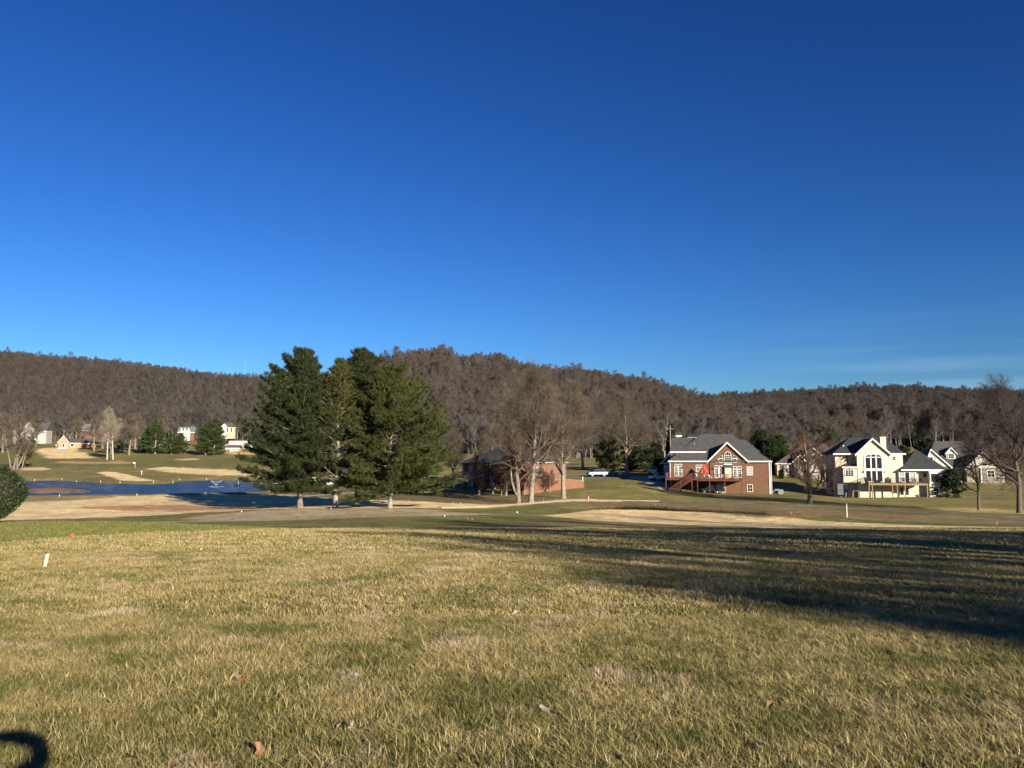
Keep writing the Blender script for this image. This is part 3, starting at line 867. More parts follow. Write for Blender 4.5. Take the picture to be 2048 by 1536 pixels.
NEEDLE = leaf_mat('pine_needles', (.030, .050, .014), (.058, .082, .022), .2, .6, .55)
NEEDLE_B = leaf_mat('pine_needles_blue', (.022, .032, .011), (.046, .058, .018), .2, .6, .6)
NEEDLE_Y = leaf_mat('pine_needles_yellowing', (.034, .044, .013), (.085, .086, .021), .25, .6, .5)
NEEDLE_L = leaf_mat('pine_needles_light', (.034, .046, .012), (.074, .084, .022), .22, .6, .5)
NEEDLE_D = leaf_mat('evergreen_dark', (.014, .024, .010), (.030, .046, .016), .15, .6, .5)
PBARK = mat('pine_bark', (.085, .07, .06), .95, .65, 4.5, .8, (.26, .23, .195), stretch=(3, 3, 1.4))
PBARK2 = mat('pine_bark_dark', (.085, .07, .06), .95, .45, 2.6, .6, (.17, .145, .125), stretch=(3, 3, 1.4))
DEADB = mat('dead_branch', (.24, .21, .175), .9, .3, 2)

def put_pine(name, label, loc, arr, bark, needles, rz=0.0, scale=1.0, group=None, deadmat=None):
    trunk, limbs, fol = arr
    t = thing(name, label, 'tree', loc, rz, group); t.scale = (scale,) * 3
    me = join_mesh('pine_trunk', [segs_arrays(trunk, 10)], bark)
    for p in me.polygons: p.use_smooth = True
    link('trunk', me, t)
    tag(link('branches', join_mesh('pine_branches', limbs, deadmat or PBARK2), t), kind='stuff')
    link('crown', join_mesh('pine_crown', [fol], needles), t)
    return t

def prof(*pts):
    return lambda f: np.interp(f, [p[0] for p in pts], [p[1] for p in pts])

# hill woods
def scatter_hill(A, step, seed, name, label, kinds):
    """trees all over the sheet: small and close on the slope, taller with pale stems along the foot"""
    rng = np.random.RandomState(seed)
    ncol, nrow, _ = A.shape
    pts = []; rowf = []
    for j in range(0, nrow - 5):
        a = A[:, j]; b = A[:, j + 1]
        width = np.linalg.norm(np.diff(a, axis=0), axis=1).sum()
        depth = np.linalg.norm(b - a, axis=1).mean()
        n = int(width * depth / step ** 2) + 1
        u = rng.rand(n) * (ncol - 1.001); v = rng.rand(n)
        i = u.astype(int); q = (u - i)[:, None]; v = v[:, None]
        pts.append((A[i, j] * (1 - q) + A[i + 1, j] * q) * (1 - v) + (A[i, j + 1] * (1 - q) + A[i + 1, j + 1] * q) * v)
        rowf.append(np.full(n, j / (nrow - 11.0)))
    P = np.concatenate(pts); f = np.concatenate(rowf)
    c = 1024 + 1547 * P[:, 0] / P[:, 1]
    ok = (c > -230) & (c < 2280) & (P[:, 2] > H(P[:, 0], P[:, 1]) - 4)
    P = P[ok]; f = f[ok]
    P[:, 2] -= .3
    n = len(P)
    patch = fbm(P[:, 0] * .02 + 5, P[:, 1] * .02, 2)
    s = rng.uniform(.48, .82, n) * (1 + .22 * patch) * np.where(rng.rand(n) < .05, 1.22, 1.0)
    edge = f < .16
    s = s * np.where(f > .9, .86, 1.0)
    s = np.where(edge, s * rng.uniform(1.0, 1.25, n) * np.where(P[:, 1] > 390, 1.3, .85), s)
    dr = fbm(P[:, 0] * .012, P[:, 1] * .012, 2)          # kinds keep together in drifts
    k = np.array(kinds)
    idx = k[np.clip(((dr + 1) / 2 * len(k) + rng.normal(0, 1.6, n)), 0, len(k) - 1).astype(int)]
    idx = np.where(edge & (rng.rand(n) < .45), rng.choice([3, 6, 1], n), idx)
    idx = np.where(rng.rand(n) < .012, 7, idx)
    rot = np.stack([rng.normal(0, .05, n), rng.normal(0, .05, n), rng.rand(n) * 6.28], 1)
    return instancer(name, P, rot, np.stack([s * rng.uniform(.9, 1.25, n), s * rng.uniform(.9, 1.25, n), s], 1), idx, FP, label, 'wood')
_t, _l, _f = pine_arrays(66, 13, prof((0, 2.2), (.3, 2.6), (.7, 1.5), (1, .2)), None, (0, 0), .1, 1.0, 5, 6, 2.4, .9, .3)
FP.append(join_mesh('wood_7', [segs_arrays(_t, 5), _f], NEEDLE_D))
scatter_hill(HILLS[0], 3.3, 1, 'bare_forest', 'brown leafless forest covering the hill behind the pond', [0, 2, 1, 5, 2, 4, 0])
scatter_hill(HILLS[1], 3.1, 2, 'bare_forest', 'brown leafless forest covering the rounded hill in the middle', [2, 0, 4, 1, 0, 4, 2])
scatter_hill(HILLS[2], 3.4, 3, 'bare_forest', 'dark leafless forest covering the long ridge behind the houses', [5, 2, 5, 2, 0, 5, 2])

# ------------------------------------------------------------------ the four white pines
def lob(main, amt, base=1.0):
    return lambda az, f: base * (1 + amt * math.cos(az - main))
pY = 95.0
def pbase(px, py): return ground(px, py)
p1 = pine_arrays(21, 18.6, prof((0, 5.2), (.12, 5.8), (.22, 6.6), (.42, 6.6), (.60, 5.4), (.78, 4.0), (.90, 2.7), (1, .7)), lob(math.pi, .16), (.004, 0), .11, .44, 7, 15, 14.0, .36, .056)
put_pine('white_pine', 'tall broad white pine at the left end of the pine clump', pbase(599, 1016), p1, PBARK2, NEEDLE_B, group='white pines by the tee')
p2 = pine_arrays(22, 17.9, prof((0, 3.4), (.2, 4.2), (.4, 4.0), (.62, 3.2), (.85, 1.9), (1, .3)), None, (.004, 0), .17, .50, 6, 13, 9.0, .36, .056, dead=.62, gap=.06)
put_pine('white_pine', 'thin yellowing white pine with pale bare lower branches', pbase(672, 1016), p2, PBARK, NEEDLE_Y, group='white pines by the tee', deadmat=DEADB)
p3 = pine_arrays(23, 19.5, prof((0, 3.0), (.2, 4.4), (.45, 5.0), (.7, 4.5), (.86, 3.0), (1, .6)), lob(0, .05), (.002, 0), .16, .46, 7, 15, 13.5, .36, .056)
put_pine('white_pine', 'tallest white pine with dark trunk behind the thin one', pbase(702, 1014) + Vector((.3, 2.6, 0)), p3, PBARK2, NEEDLE_B, group='white pines by the tee')
p4 = pine_arrays(24, 15.9, prof((0, 6.2), (.12, 7.2), (.25, 7.8), (.42, 7.2), (.62, 6.3), (.80, 4.7), (.92, 2.9), (1, .7)), lob(0, .10), (.003, 0), .10, .44, 7, 15, 14.0, .36, .056)
put_pine('white_pine', 'bushy full white pine at the right end of the pine clump', pbase(781, 1016), p4, PBARK, NEEDLE_L, group='white pines by the tee')

# ------------------------------------------------------------------ bare trees of the middle distance
oakA = bare_meshes('oak_a', BARKL, TWIG, .016, seed=5, h=19.5, r0=.43, clear=.17, wide=.64, levels=4, kids=(3, 2, 2, 2), nseg=(9, 8, 6, 4, 3), upright=.45)
oakB = bare_meshes('oak_b', BARKL, TWIG, .016, seed=9, h=18.5, r0=.40, clear=.20, wide=.58, levels=4, kids=(3, 2, 2, 2), nseg=(9, 8, 6, 4, 3), upright=.5, droop=.35)
mapleA = bare_meshes('maple_a', BARK, TWIGR, .020, seed=14, h=11, r0=.36, clear=.22, wide=.46, levels=4, kids=(3, 2, 2, 1), nseg=(7, 6, 5, 4, 3), upright=.55)
yardA = bare_meshes('yard_a', BARK, TWIGR, .022, seed=31, h=9.0, r0=.30, clear=.14, wide=.55, levels=4, kids=(3, 2, 2, 2), nseg=(7, 6, 5, 4, 3), upright=.75)
thinA = bare_meshes('thin_a', BARKD, TWIGD, .016, seed=37, h=10.5, r0=.19, clear=.2, wide=.30, levels=4, kids=(2, 2, 2, 1), nseg=(9, 6, 5, 3, 3), upright=.6)
bigR = bare_meshes('big_r', BARKD, TWIGD, .013, seed=44, h=17.0, r0=.34, clear=.12, wide=.62, levels=4, kids=(3, 2, 2, 1), nseg=(9, 8, 6, 4, 3), upright=.38, wob=1.3, droop=.5)
sycA = bare_meshes('sycamore_a', BARKW, TWIGL, .035, seed=52, h=25, r0=.36, clear=.3, wide=.36, levels=4, kids=(2, 2, 3, 2), nseg=(9, 7, 5, 3, 3), upright=.6)
farA = bare_meshes('far_a', BARK, TWIG, .06, seed=58, h=14, r0=.4, clear=.2, wide=.5, levels=3, kids=(3, 3, 4, 0), nseg=(7, 6, 5, 3, 3), upright=.6)
farB = bare_meshes('far_b', BARK, TWIG, .05, seed=59, h=15, r0=.4, clear=.22, wide=.45, levels=3, kids=(3, 3, 4, 0), nseg=(7, 6, 5, 3, 3), upright=.6)

put_tree('bare_oak', 'huge leafless oak with flared pale trunk before the shaded brick house', oakA, ground(1062, 1005), .92, 2.0)
put_tree('bare_oak', 'wide leafless oak with thick pale trunk at the end of the sandy path', oakB, ground(1127, 997), .93, .6)
t = put_tree('bare_maple', 'reddish leafless maple with dark rough trunk left of the huge oak', mapleA, ground(1037, 1007), 1.0, 1.2)
# its second stem, forked from the foot
sm = MB(); q0 = Vector((0, 0, .9)); pts_ = [q0, Vector((-.55, .1, 1.8)), Vector((-1.0, .1, 3.2)), Vector((-1.15, .2, 4.8)), Vector((-1.0, .1, 6.4))]
for k in range(4): sm.tube(pts_[k], pts_[k + 1], .24 - .045 * k, .24 - .045 * (k + 1), 8)
so = sm.build('stem', BARKL, t, True); so.rotation_euler = (0, 0, -1.2)
put_tree('bare_yard_tree', 'round leafless tree alone on the lawn before the cream house', yardA, ground(1620, 1007), 1.14, .5)
put_tree('bare_slim_tree', 'slim leafless tree with low fork on the lawn right of the cream house', thinA, ground(1958, 1020), 1.05, 2.0)
put_tree('bare_dark_tree', 'large dark leafless tree leaning in at the right edge', bigR, ground(2039, 1026), .9, 3.9)
put_tree('bare_oak', 'grey leafless oak standing on the lawn beside the street', oakB, Vector((27.8, 189, Hs(27.8, 189))), .92, 3.2)
for i, (a, Y, s, m_, lb) in enumerate([(1165, 205, .85, oakA, 'leafless oak behind the wide oak, left of the parked cars'), (985, 175, .62, oakB, 'leafless tree behind the roof of the shaded brick house'), (1230, 225, .8, oakB, 'leafless tree in the row beyond the street'), (905, 185, .55, oakA, 'brown leafless tree just right of the bushy pine'),
                                         (2030, 165, .6, oakB, 'leafless tree at the right edge beyond the dark leaning tree')]):
    x_ = (a - CX) / FPX * Y
    put_tree('bare_tree', lb, m_, Vector((x_, Y, Hs(x_, Y))), s, i * 1.1)
for i, (a, Y, s, lb) in enumerate([(1955, 215, 1.05, 'red-budded leafless maple behind the white gabled house'), (1990, 220, .9, 'second red-budded maple at the right behind the white gabled house'), (1655, 200, .75, 'red-brown leafless tree behind the stone house roof'), (1640, 178, .55, 'red-brown leafless shrub tree beside the cream house')]):
    x_ = (a - CX) / FPX * Y
    put_tree('bare_maple', lb, mapleA, Vector((x_, Y, Hs(x_, Y))), s, i * 2.1)
# small trees along the brick wall
for i, (a, b, s, lb) in enumerate([(1032, 986, .42, 'small leafless tree before the shaded porch'), (1003, 992, .36, 'small leafless ornamental tree left of the maple'), (1022 + 78, 985, .40, 'small leafless tree against the curved brick wall'), (1085, 984, .45, 'dark small leafless tree between the two oaks'), (958, 990, .72, 'red-brown leafless tree before the left end of the shaded porch'), (986, 988, .66, 'red-brown leafless tree before the middle of the shaded porch'), (1012, 992, .78, 'bushy leafless tree just left of the double-stemmed maple'), (1048, 990, .6, 'leafless tree directly behind the huge oak trunk')]):
    put_tree('ornamental_tree', lb, yardA, ground(a, b), s, i * 1.9)
# beyond the pond
def far_spot(px, py): return ground(px, py, 200)
put_tree('sycamore', 'tall pale sycamore, the upright one of the pair beyond the pond', sycA, far_spot(214, 919), .98, .4)
t = put_tree('sycamore', 'tall pale sycamore leaning right beside the upright one', sycA, far_spot(226, 919), .95, 2.4)
t.rotation_euler = (0, R(10), 2.4)
# the many-stemmed tree at the left edge
stem = bare_meshes('stem_a', BARK, TWIG, .030, seed=61, h=15, r0=.26, clear=.25, wide=.34, levels=4, kids=(2, 2, 2, 1), nseg=(8, 7, 5, 3, 3), upright=.7)
b0 = far_spot(29, 938)
t = thing('multi_stem_tree', 'wide leafless tree with many grey stems at the left edge by the pond', 'tree', b0)
for k, (dx, tilt, az) in enumerate([(-.9, 18, 1.6), (.1, 8, .3), (1.2, 14, -1.2), (.8, 26, 1.0), (-1.2, 30, 2.6), (2.4, 22, -.4)]):
    for nm, me_ in (('trunk', stem[0]), ('crown', stem[1])):
        o = link(nm, me_, t); o.location = (dx, .3 * k - .8, -.1); o.rotation_euler = (0, R(tilt) * math.copysign(1, dx), az); o.scale = (1.25 - .05 * k,) * 3
for i, (a, b, s, m_, lb) in enumerate([(49, 934, .55, farA, 'small leaning tree right of the many-stemmed tree'), (188, 902, 1.1, farA, 'leafless tree before the low brick house across the pond'), (222, 908, .8, farB, 'leafless tree behind the sycamore pair'), (258, 910, 1.15, farA, 'leafless tree right of the sycamore pair'), (276, 905, .9, farB, 'leafless tree beside the row of far pines'),
                                       (5, 905, 1.2, farA, 'leafless tree at the left edge beyond the pond'), (245, 905, 1.0, farB, 'leafless tree between the sycamores and the pines'), (40, 896, 1.25, farB, 'leafless tree before the large white house across the pond'), (72, 893, 1.1, farA, 'leafless tree at the right end of the large white house'), (150, 889, 1.0, farB, 'leafless tree behind the low orange brick house'), (205, 897, 1.25, farA, 'leafless tree left of the sycamore pair'), (330, 893, 1.1, farB, 'leafless tree behind the short far pines'), (270, 897, 1.2, farA, 'leafless tree before the grey gable house'), (168, 884, 1.1, farA, 'leafless tree before the brick house with blue-grey roof')]):
    put_tree('bare_tree', lb, m_, far_spot(a, b), s * 1.25, i * 1.3)

# pines and evergreens further off
fp = [pine_arrays(71 + k, 16.5, prof((0, 5.6), (.2, 6.4), (.45, 5.4), (.75, 3.2), (1, .4)), None, (0, 0), .09, .75, 7, 10, 4.6, .70, .17) for k in range(2)]
for i, (a, b, s, k, lb) in enumerate([(296, 907, .95, 0, 'dark pine by the grey gable house, first in the far row'), (310, 908, 1.15, 1, 'far pine second from the left in the row beyond the pond'), (342, 908, .72, 0, 'short far pine left of the wide ones'), (361, 908, .72, 1, 'short pale-stemmed far pine beside the wide pair'),
                                      (411, 910, 1.05, 1, 'wide far pine, left one of the pair beyond the pond'), (428, 910, 1.22, 0, 'wide far pine, right one of the pair beyond the pond'), (245, 900, .8, 1, 'yellow-green far evergreen behind the sycamores')]):
    put_pine('far_pine', lb, far_spot(a, b), fp[k], PBARK, NEEDLE if i != 6 else NEEDLE_L, i * 1.1, s, 'pines beyond the pond')
def evergreen(name, label, px, base_py, Y, h, r, seed, m, cone=.5, dens=1.0):
    x_ = (px - CX) / FPX * Y
    arr = pine_arrays(seed, h, prof((0, r * .8), (.25, r), (.6, r * (1 - .35 * cone)), (.85, r * (1 - .75 * cone)), (1, .2)), None, (0, 0), .04, .45, 8, 10, 8 * dens, .42, .11, curve=.8)
    return put_pine(name, label, Vector((x_, Y, Hs(x_, Y))), arr, PBARK2, m, seed * .7)
evergreen('leyland_cypress', 'dense dark evergreen behind the right roof of the brick house', 1520, 930, 200, 10.0, 4.2, 81, NEEDLE_D, .6)
evergreen('leyland_cypress', 'brighter green evergreen just right of the dark evergreen', 1556, 930, 205, 9.0, 3.8, 82, NEEDLE, .6)
evergreen('leyland_cypress', 'dark evergreen between the brick house and the stone house', 1538, 930, 196, 8.0, 3.5, 83, NEEDLE_D, .6)
evergreen('cedar_tree', 'olive green cedar left of the grey oak by the street', 1218, 945, 196, 12.0, 3.6, 84, NEEDLE_L, .6)
evergreen('cedar_tree', 'dark cedar behind the grey oak by the street', 1262, 945, 200, 9.0, 4.0, 85, NEEDLE_D, .4)
evergreen('cedar_tree', 'dark tall evergreen against the brick garage', 1317, 945, 180, 7.0, 1.4, 86, NEEDLE_D, .8)
evergreen('cedar_tree', 'dark low evergreen right of the grey oak', 1300, 945, 190, 5.0, 3.0, 87, NEEDLE_D, .3)
evergreen('holly_bush', 'green evergreen bush behind the cream house chimney', 1805, 905, 205, 7.6, 2.8, 88, NEEDLE, .4)
evergreen('holly_bush', 'dark green evergreen left of the white gabled house roof', 1850, 905, 225, 9.2, 4.0, 89, NEEDLE_D, .4)
evergreen('holly_bush', 'round dark bush beside the cream house bay window', 1895, 1000, 143, 4.3, 2.2, 90, NEEDLE_D, .4)
evergreen('arborvitae', 'tall dark shrub at the left corner of the cream house', 1671, 985, 153, 7.0, 1.3, 91, NEEDLE_D, .8)
evergreen('grey_thicket_tree', 'grey-green evergreen behind the stone house roof', 1660, 900, 240, 11.0, 5.5, 92, leaf_mat('thicket', (.075, .075, .05), (.12, .115, .08), .2, .8, .5), .3, .8)
evergreen('cedar_tree', 'small dark evergreen by the utility pole behind the brick house', 1342, 870, 260, 12.5, 2.2, 93, NEEDLE_D, .5)
evergreen('cypress_shrub', 'slender dark shrub at the corner of the stone house', 1559, 950, 183, 1.9, .5, 94, NEEDLE_D, .8)

# clipped round holly at the left edge
def round_bush(name, label, loc, rx, h, nleaf, size, m, seed=3):
    rng = np.random.RandomState(seed)
    t = thing(name, label, 'bush', loc)
    th = rng.rand(nleaf) * 2 * np.pi; zz = rng.uniform(-1, 1, nleaf)
    rr = np.sqrt(1 - zz ** 2) ; k = rng.uniform(.84, 1.0, nleaf) + .05 * rng.rand(nleaf) ** 6
    bulge = 1 + .06 * np.sin(3 * th + 1) + .05 * np.sin(5 * zz + 2 * th)
    taper = np.where(zz < 0, 1 - .22 * zz ** 2, 1)
    n = np.stack([rr * np.cos(th), rr * np.sin(th), zz], 1)
    P = n * np.array([[rx, rx, h * .53]]) * (k * bulge * taper)[:, None] + np.array([[0, 0, h * .50]])
    D = n + rng.normal(0, .75, n.shape) + np.array([[0, 0, .2]])
    link('leaves', join_mesh(name + '_leaves', [blades_arrays(P, D, size * rng.uniform(.7, 1.3, nleaf), size * .55 * np.ones(nleaf), rng, True)], m), t)
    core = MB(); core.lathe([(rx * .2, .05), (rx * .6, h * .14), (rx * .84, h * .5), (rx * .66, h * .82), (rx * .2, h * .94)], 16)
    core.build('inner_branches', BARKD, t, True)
    st = MB(); st.tube((0, 0, -.3), (0, 0, h * .3), .09, .06, 8); st.build('stem', BARK, t)
    return t
HOLLY = leaf_mat('holly_leaf', (.018, .032, .010), (.036, .054, .015), .12, .45, 2.5, .35)
round_bush('holly_bush', 'clipped round glossy holly bush on the lawn at the left edge', ground(-34, 1047), 1.9, 3.25, 24000, .10, HOLLY)

# ------------------------------------------------------------------ houses
WHITE = mat('white_trim', (.64, .63, .60), .6, .06, 2)
CREAM = mat('cream_stucco', (.49, .44, .335), .9, .08, 1.2, .15, (.53, .48, .37))
SIDING = mat('white_siding', (.55, .53, .49), .7, .06, 1.5, .1, stretch=(1, 1, 8))
STONE = mat('grey_stone', (.10, .09, .078), .95, .55, 2.6, .6, (.21, .19, .16))
SHING = mat('grey_shingle', (.045, .045, .048), .95, .35, 3.0, .3, (.068, .068, .071), stretch=(.5, 1, 3))
SHINGD = mat('dark_shingle', (.026, .028, .031), .95, .3, 3.0, .3, (.038, .040, .044), stretch=(.5, 1, 3))
SHINGB = mat('brown_shingle', (.060, .047, .040), .95, .3, 3.0, .3, (.085, .068, .058), stretch=(.5, 1, 3))
SHINGT = mat('teal_shingle', (.08, .11, .115), .95, .3, 3.0, .3, (.11, .14, .145))
BRICK = brick_mat('red_brick', (.150, .067, .037), (.115, .052, .030), (.17, .11, .08), 1.0)
BRICKO = brick_mat('orange_brick', (.42, .20, .11), (.35, .165, .09), (.42, .30, .22), 1.0)
REDWOOD = mat('red_stained_wood', (.10, .034, .026), .75, .25, 3, .1)
TREATED = mat('treated_wood', (.215, .155, .10), .85, .25, 2.5, .15)
BLACKM = mat('black_metal', (.012, .012, .013), .5, .1, 3)
GLASS = glass_mat('window_glass', (.012, .016, .02))
GLASSL = glass_mat('curtained_glass', (.30, .31, .31), .15)
GREYM = mat('grey_metal', (.33, .34, .34), .5, .1, 4)
BLUEGREY = mat('blue_grey_siding', (.10, .12, .14), .8, .1, 2)
TAN = mat('tan_wall', (.60, .47, .30), .9, .1, 1.5)

class House:
    def __init__(s, name, label, px, py, Y, phi, cat='house', z=None):
        p = at(px, py, Y)
        if z is not None: p.z = z
        s.px, s.py, s.s = px, py, Y / FPX
        th = math.atan((px - CX) / FPX)
        s.k = math.cos(R(phi)) - math.tan(th) * math.sin(R(phi))
        s.root = thing(name, label, cat, p, R(phi))
    def X(s, px): return (px - s.px) * s.s / s.k
    def Z(s, py): return (s.py - py) * s.s
    def box(s, name, m, *b, parent=None):
        return MB().box(*b).build(name, m, parent or s.root)
    def wall(s, m, x0, x1, y0, y1, z0, z1): return s.box('wall', m, x0, x1, y0, y1, z0, z1)
    def gable_wall(s, m, x0, x1, xa, z0, z1, y0, y1, zb=None):
        zb = z0 if zb is None else zb
        pts = [(x0, z0), (x1, z0), (xa, z1)] if zb == z0 else [(x0, zb), (x1, zb), (x1, z0), (xa, z1), (x0, z0)]
        return MB().prism(pts, y0, y1).build('gable', m, s.root)
    def gable_roof(s, m, x0, x1, xa, z0, z1, y0, y1, o=.45, th=.2, trim=WHITE, tw=.26):
        ml = (z1 - z0) / (xa - x0); mr = (z1 - z0) / (x1 - xa)
        L = [(x0 - o, z0 - o * ml), (xa, z1), (xa, z1 + th), (x0 - o, z0 - o * ml + th)]
        Rr = [(xa, z1), (x1 + o, z0 - o * mr), (x1 + o, z0 - o * mr + th), (xa, z1 + th)]
        b = MB(); b.prism(L, y0 - o, y1); b.prism(Rr, y0 - o, y1)
        r = b.build('roof', m, s.root)
        if trim:
            for q in (L, Rr):
                zlo = [(x, z - tw + th * .6 if i < 2 else z + .01) for i, (x, z) in enumerate(q)]
                MB().prism(zlo, y0 - o - .07, y0 - o - .003).build('fascia', trim, r)
        return r
    def roof_x(s, m, x0, x1, y0, y1, yr, z0, z1, o=.45, th=.2, trim=WHITE):
        mf = (z1 - z0) / (yr - y0); mb = (z1 - z0) / (y1 - yr)
        b = MB()
        for (ya, za, yb, zb) in ((y0 - o, z0 - o * mf, yr, z1), (y1 + o, z0 - o * mb, yr, z1)):
            c = [(x0 - o, ya, za), (x1 + o, ya, za), (x1 + o, yb, zb), (x0 - o, yb, zb)]
            b.add(c + [(x, y, z + th) for x, y, z in c], [(0, 1, 2, 3), (7, 6, 5, 4), (0, 4, 5, 1), (1, 5, 6, 2), (2, 6, 7, 3), (3, 7, 4, 0)])
        r = b.build('roof', m, s.root)
        if trim: MB().box(x0 - o, x1 + o, y0 - o - .08, y0 - o - .003, z0 - o * mf - .12, z0 - o * mf + th).build('gutter', trim, r)
        return r
    def hip(s, m, x0, x1, y0, y1, z0, xr0, xr1, yr, z1, o=.4, th=.16, trim=WHITE, gut=None):
        x0 -= o; x1 += o; y0 -= o; y1 += o
        v = [(x0, y0, z0), (x1, y0, z0), (x1, y1, z0), (x0, y1, z0), (xr0, yr, z1), (xr1, yr, z1), (x0, y0, z0 - th), (x1, y0, z0 - th), (x1, y1, z0 - th), (x0, y1, z0 - th)]
        f = [(0, 1, 5, 4), (1, 2, 5), (2, 3, 4, 5), (3, 0, 4), (6, 7, 1, 0), (7, 8, 2, 1), (8, 9, 3, 2), (9, 6, 0, 3), (9, 8, 7, 6)]
        r = MB().add(v, f).build('roof', m, s.root)
        if trim:
            for a, b in (gut or [(x0, x1)]):
                MB().box(a, b, y0 - .09, y0 - .003, z0 - th - .06, z0 + .03).build('gutter', trim, r)
            MB().box(x1 + .003, x1 + .09, y0, y1, z0 - th - .06, z0 + .03).build('gutter', trim, r)
        return r
    def window(s, x0, x1, z0, z1, y, cols=1, rows=1, glass=GLASS, trim=WHITE, fw=.09, arch=0.0, name='window', sash=None, parent=None, mw=.045):
        b = MB(); ya, yb = y - .09, y + .05
        b.box(x0 - fw, x0, ya, yb, z0 - fw, z1); b.box(x1, x1 + fw, ya, yb, z0 - fw, z1); b.box(x0, x1, ya, yb, z0 - fw, z0)
        xc = (x0 + x1) / 2; rad = (x1 - x0) / 2; n = 10
        if arch:
            arc = [(xc + rad * math.cos(math.pi * i / n), z1 + arch * math.sin(math.pi * i / n)) for i in range(n + 1)]
            for i in range(n):
                (xa, za), (xb, zb) = arc[i], arc[i + 1]
                k = 1 + fw / rad; ka = 1 + fw / arch
                b.prism([(xa, za), (xc + (xa - xc) * k, z1 + (za - z1) * ka), (xc + (xb - xc) * k, z1 + (zb - z1) * ka), (xb, zb)], ya, yb)
        else:
            b.box(x0 - fw, x1 + fw, ya, yb, z1, z1 + fw)
        for i in range(1, cols):
            q = x0 + (x1 - x0) * i / cols; top = z1 + (arch * math.sqrt(max(0, 1 - ((q - xc) / rad) ** 2)) if arch else 0)
            b.box(q - mw / 2, q + mw / 2, y - .06, y + .02, z0, top)
        for i in range(1, rows):
            q = z0 + (z1 - z0) * i / rows; b.box(x0, x1, y - .058, y + .018, q - mw / 2, q + mw / 2)
        if arch: b.box(x0, x1, y - .058, y + .018, z1 - mw, z1 + mw)
        wdw = b.build(name, trim, parent or s.root)
        g = MB()
        if arch: g.prism([(x0, z0), (x1, z0)] + arc, y - .03, y + .03)
        else: g.box(x0, x1, y - .03, y + .03, z0, z1)
        g.build('pane', glass, wdw)
        return wdw
    def deck(s, x0, x1, y0, y1, z, posts, wood, rail_h=1.0, rail=None, step=.14, ends=(True, True), zg=0.0, floor_th=.26):
        rail = rail or wood
        d = MB().box(x0, x1, y0, y1, z - floor_th, z).build('deck_floor', wood, s.root)
        for q in posts:
            MB().box(q - .08, q + .08, y0 + .03, y0 + .19, zg - .6, z - floor_th).build('deck_post', wood, s.root)
        b = MB(); b.box(x0, x1, y0, y0 + .07, z + rail_h - .07, z + rail_h); b.box(x0, x1, y0 + .01, y0 + .06, z + .08, z + .14)
        n = int((x1 - x0) / step)
        for i in range(n + 1):
            q = x0 + (x1 - x0) * i / n; b.box(q - .02, q + .02, y0 + .015, y0 + .055, z + .14, z + rail_h - .07)
        for e, q in zip(ends, (x0, x1)):
            if e:
                b.box(q - .035, q + .035, y0 + .07, y1, z + rail_h - .07, z + rail_h)
                for i in range(int((y1 - y0) / step)):
                    b.box(q - .02, q + .02, y0 + .1 + i * step, y0 + .14 + i * step, z, z + rail_h - .07)
        b.build('railing', rail, s.root)
        return d

# ---- brick house with the red deck
h = House('brick_house', 'red brick house with grey roof, arched gable windows and red wooden deck', 1342, 984.5, 155, -17)
X = lambda zx: h.X(1290 + zx / 7.314)
Z = lambda zy: h.Z(840 + zy / 7.314)
xL, xR = X(380), X(1770)
EV = Z(605)
h.wall(BRICK, xL, xR, 0, 12, -1.2, EV)
h.wall(BRICK, X(945), X(1455), -.18, .4, -1.2, EV)
h.gable_wall(BRICK, X(945), X(1455), X(1197), EV, Z(365), -.18, 3.0)
h.hip(SHING, xL, xR, 0, 12, EV, X(800), X(1250), 6.0, Z(205), .42, .16, WHITE, [(xL - .42, X(925)), (X(1470), xR + .42)])
h.gable_roof(SHING, X(935), X(1465), X(1197), EV + .05, Z(348), -.18, 4.5, .35, .2)
# set-back upper wing on the left, with its own higher eave
h.wall(BRICK, xL + .05, X(800), 2.0, 11.0, EV - .5, Z(470))
h.roof_x(SHING, xL + .2, X(860), 2.0, 10.6, 6.3, Z(462), Z(268), .4, .18)
h.hip(SHING, X(1380), X(1640), 3.5, 11, Z(470), X(1330), X(1440), 6.8, Z(292), .2, .1, None)
h.box('corner_board', WHITE, xR - .12, xR + .12, -.10, -.004, -1.0, EV - .2)
h.box('downspout', WHITE, xR + .25, xR + .36, -.1, .02, -1.0, EV - .2)
h.box('downspout', WHITE, xL - .1, xL + .02, -.16, -.06, -1.0, EV - .2)
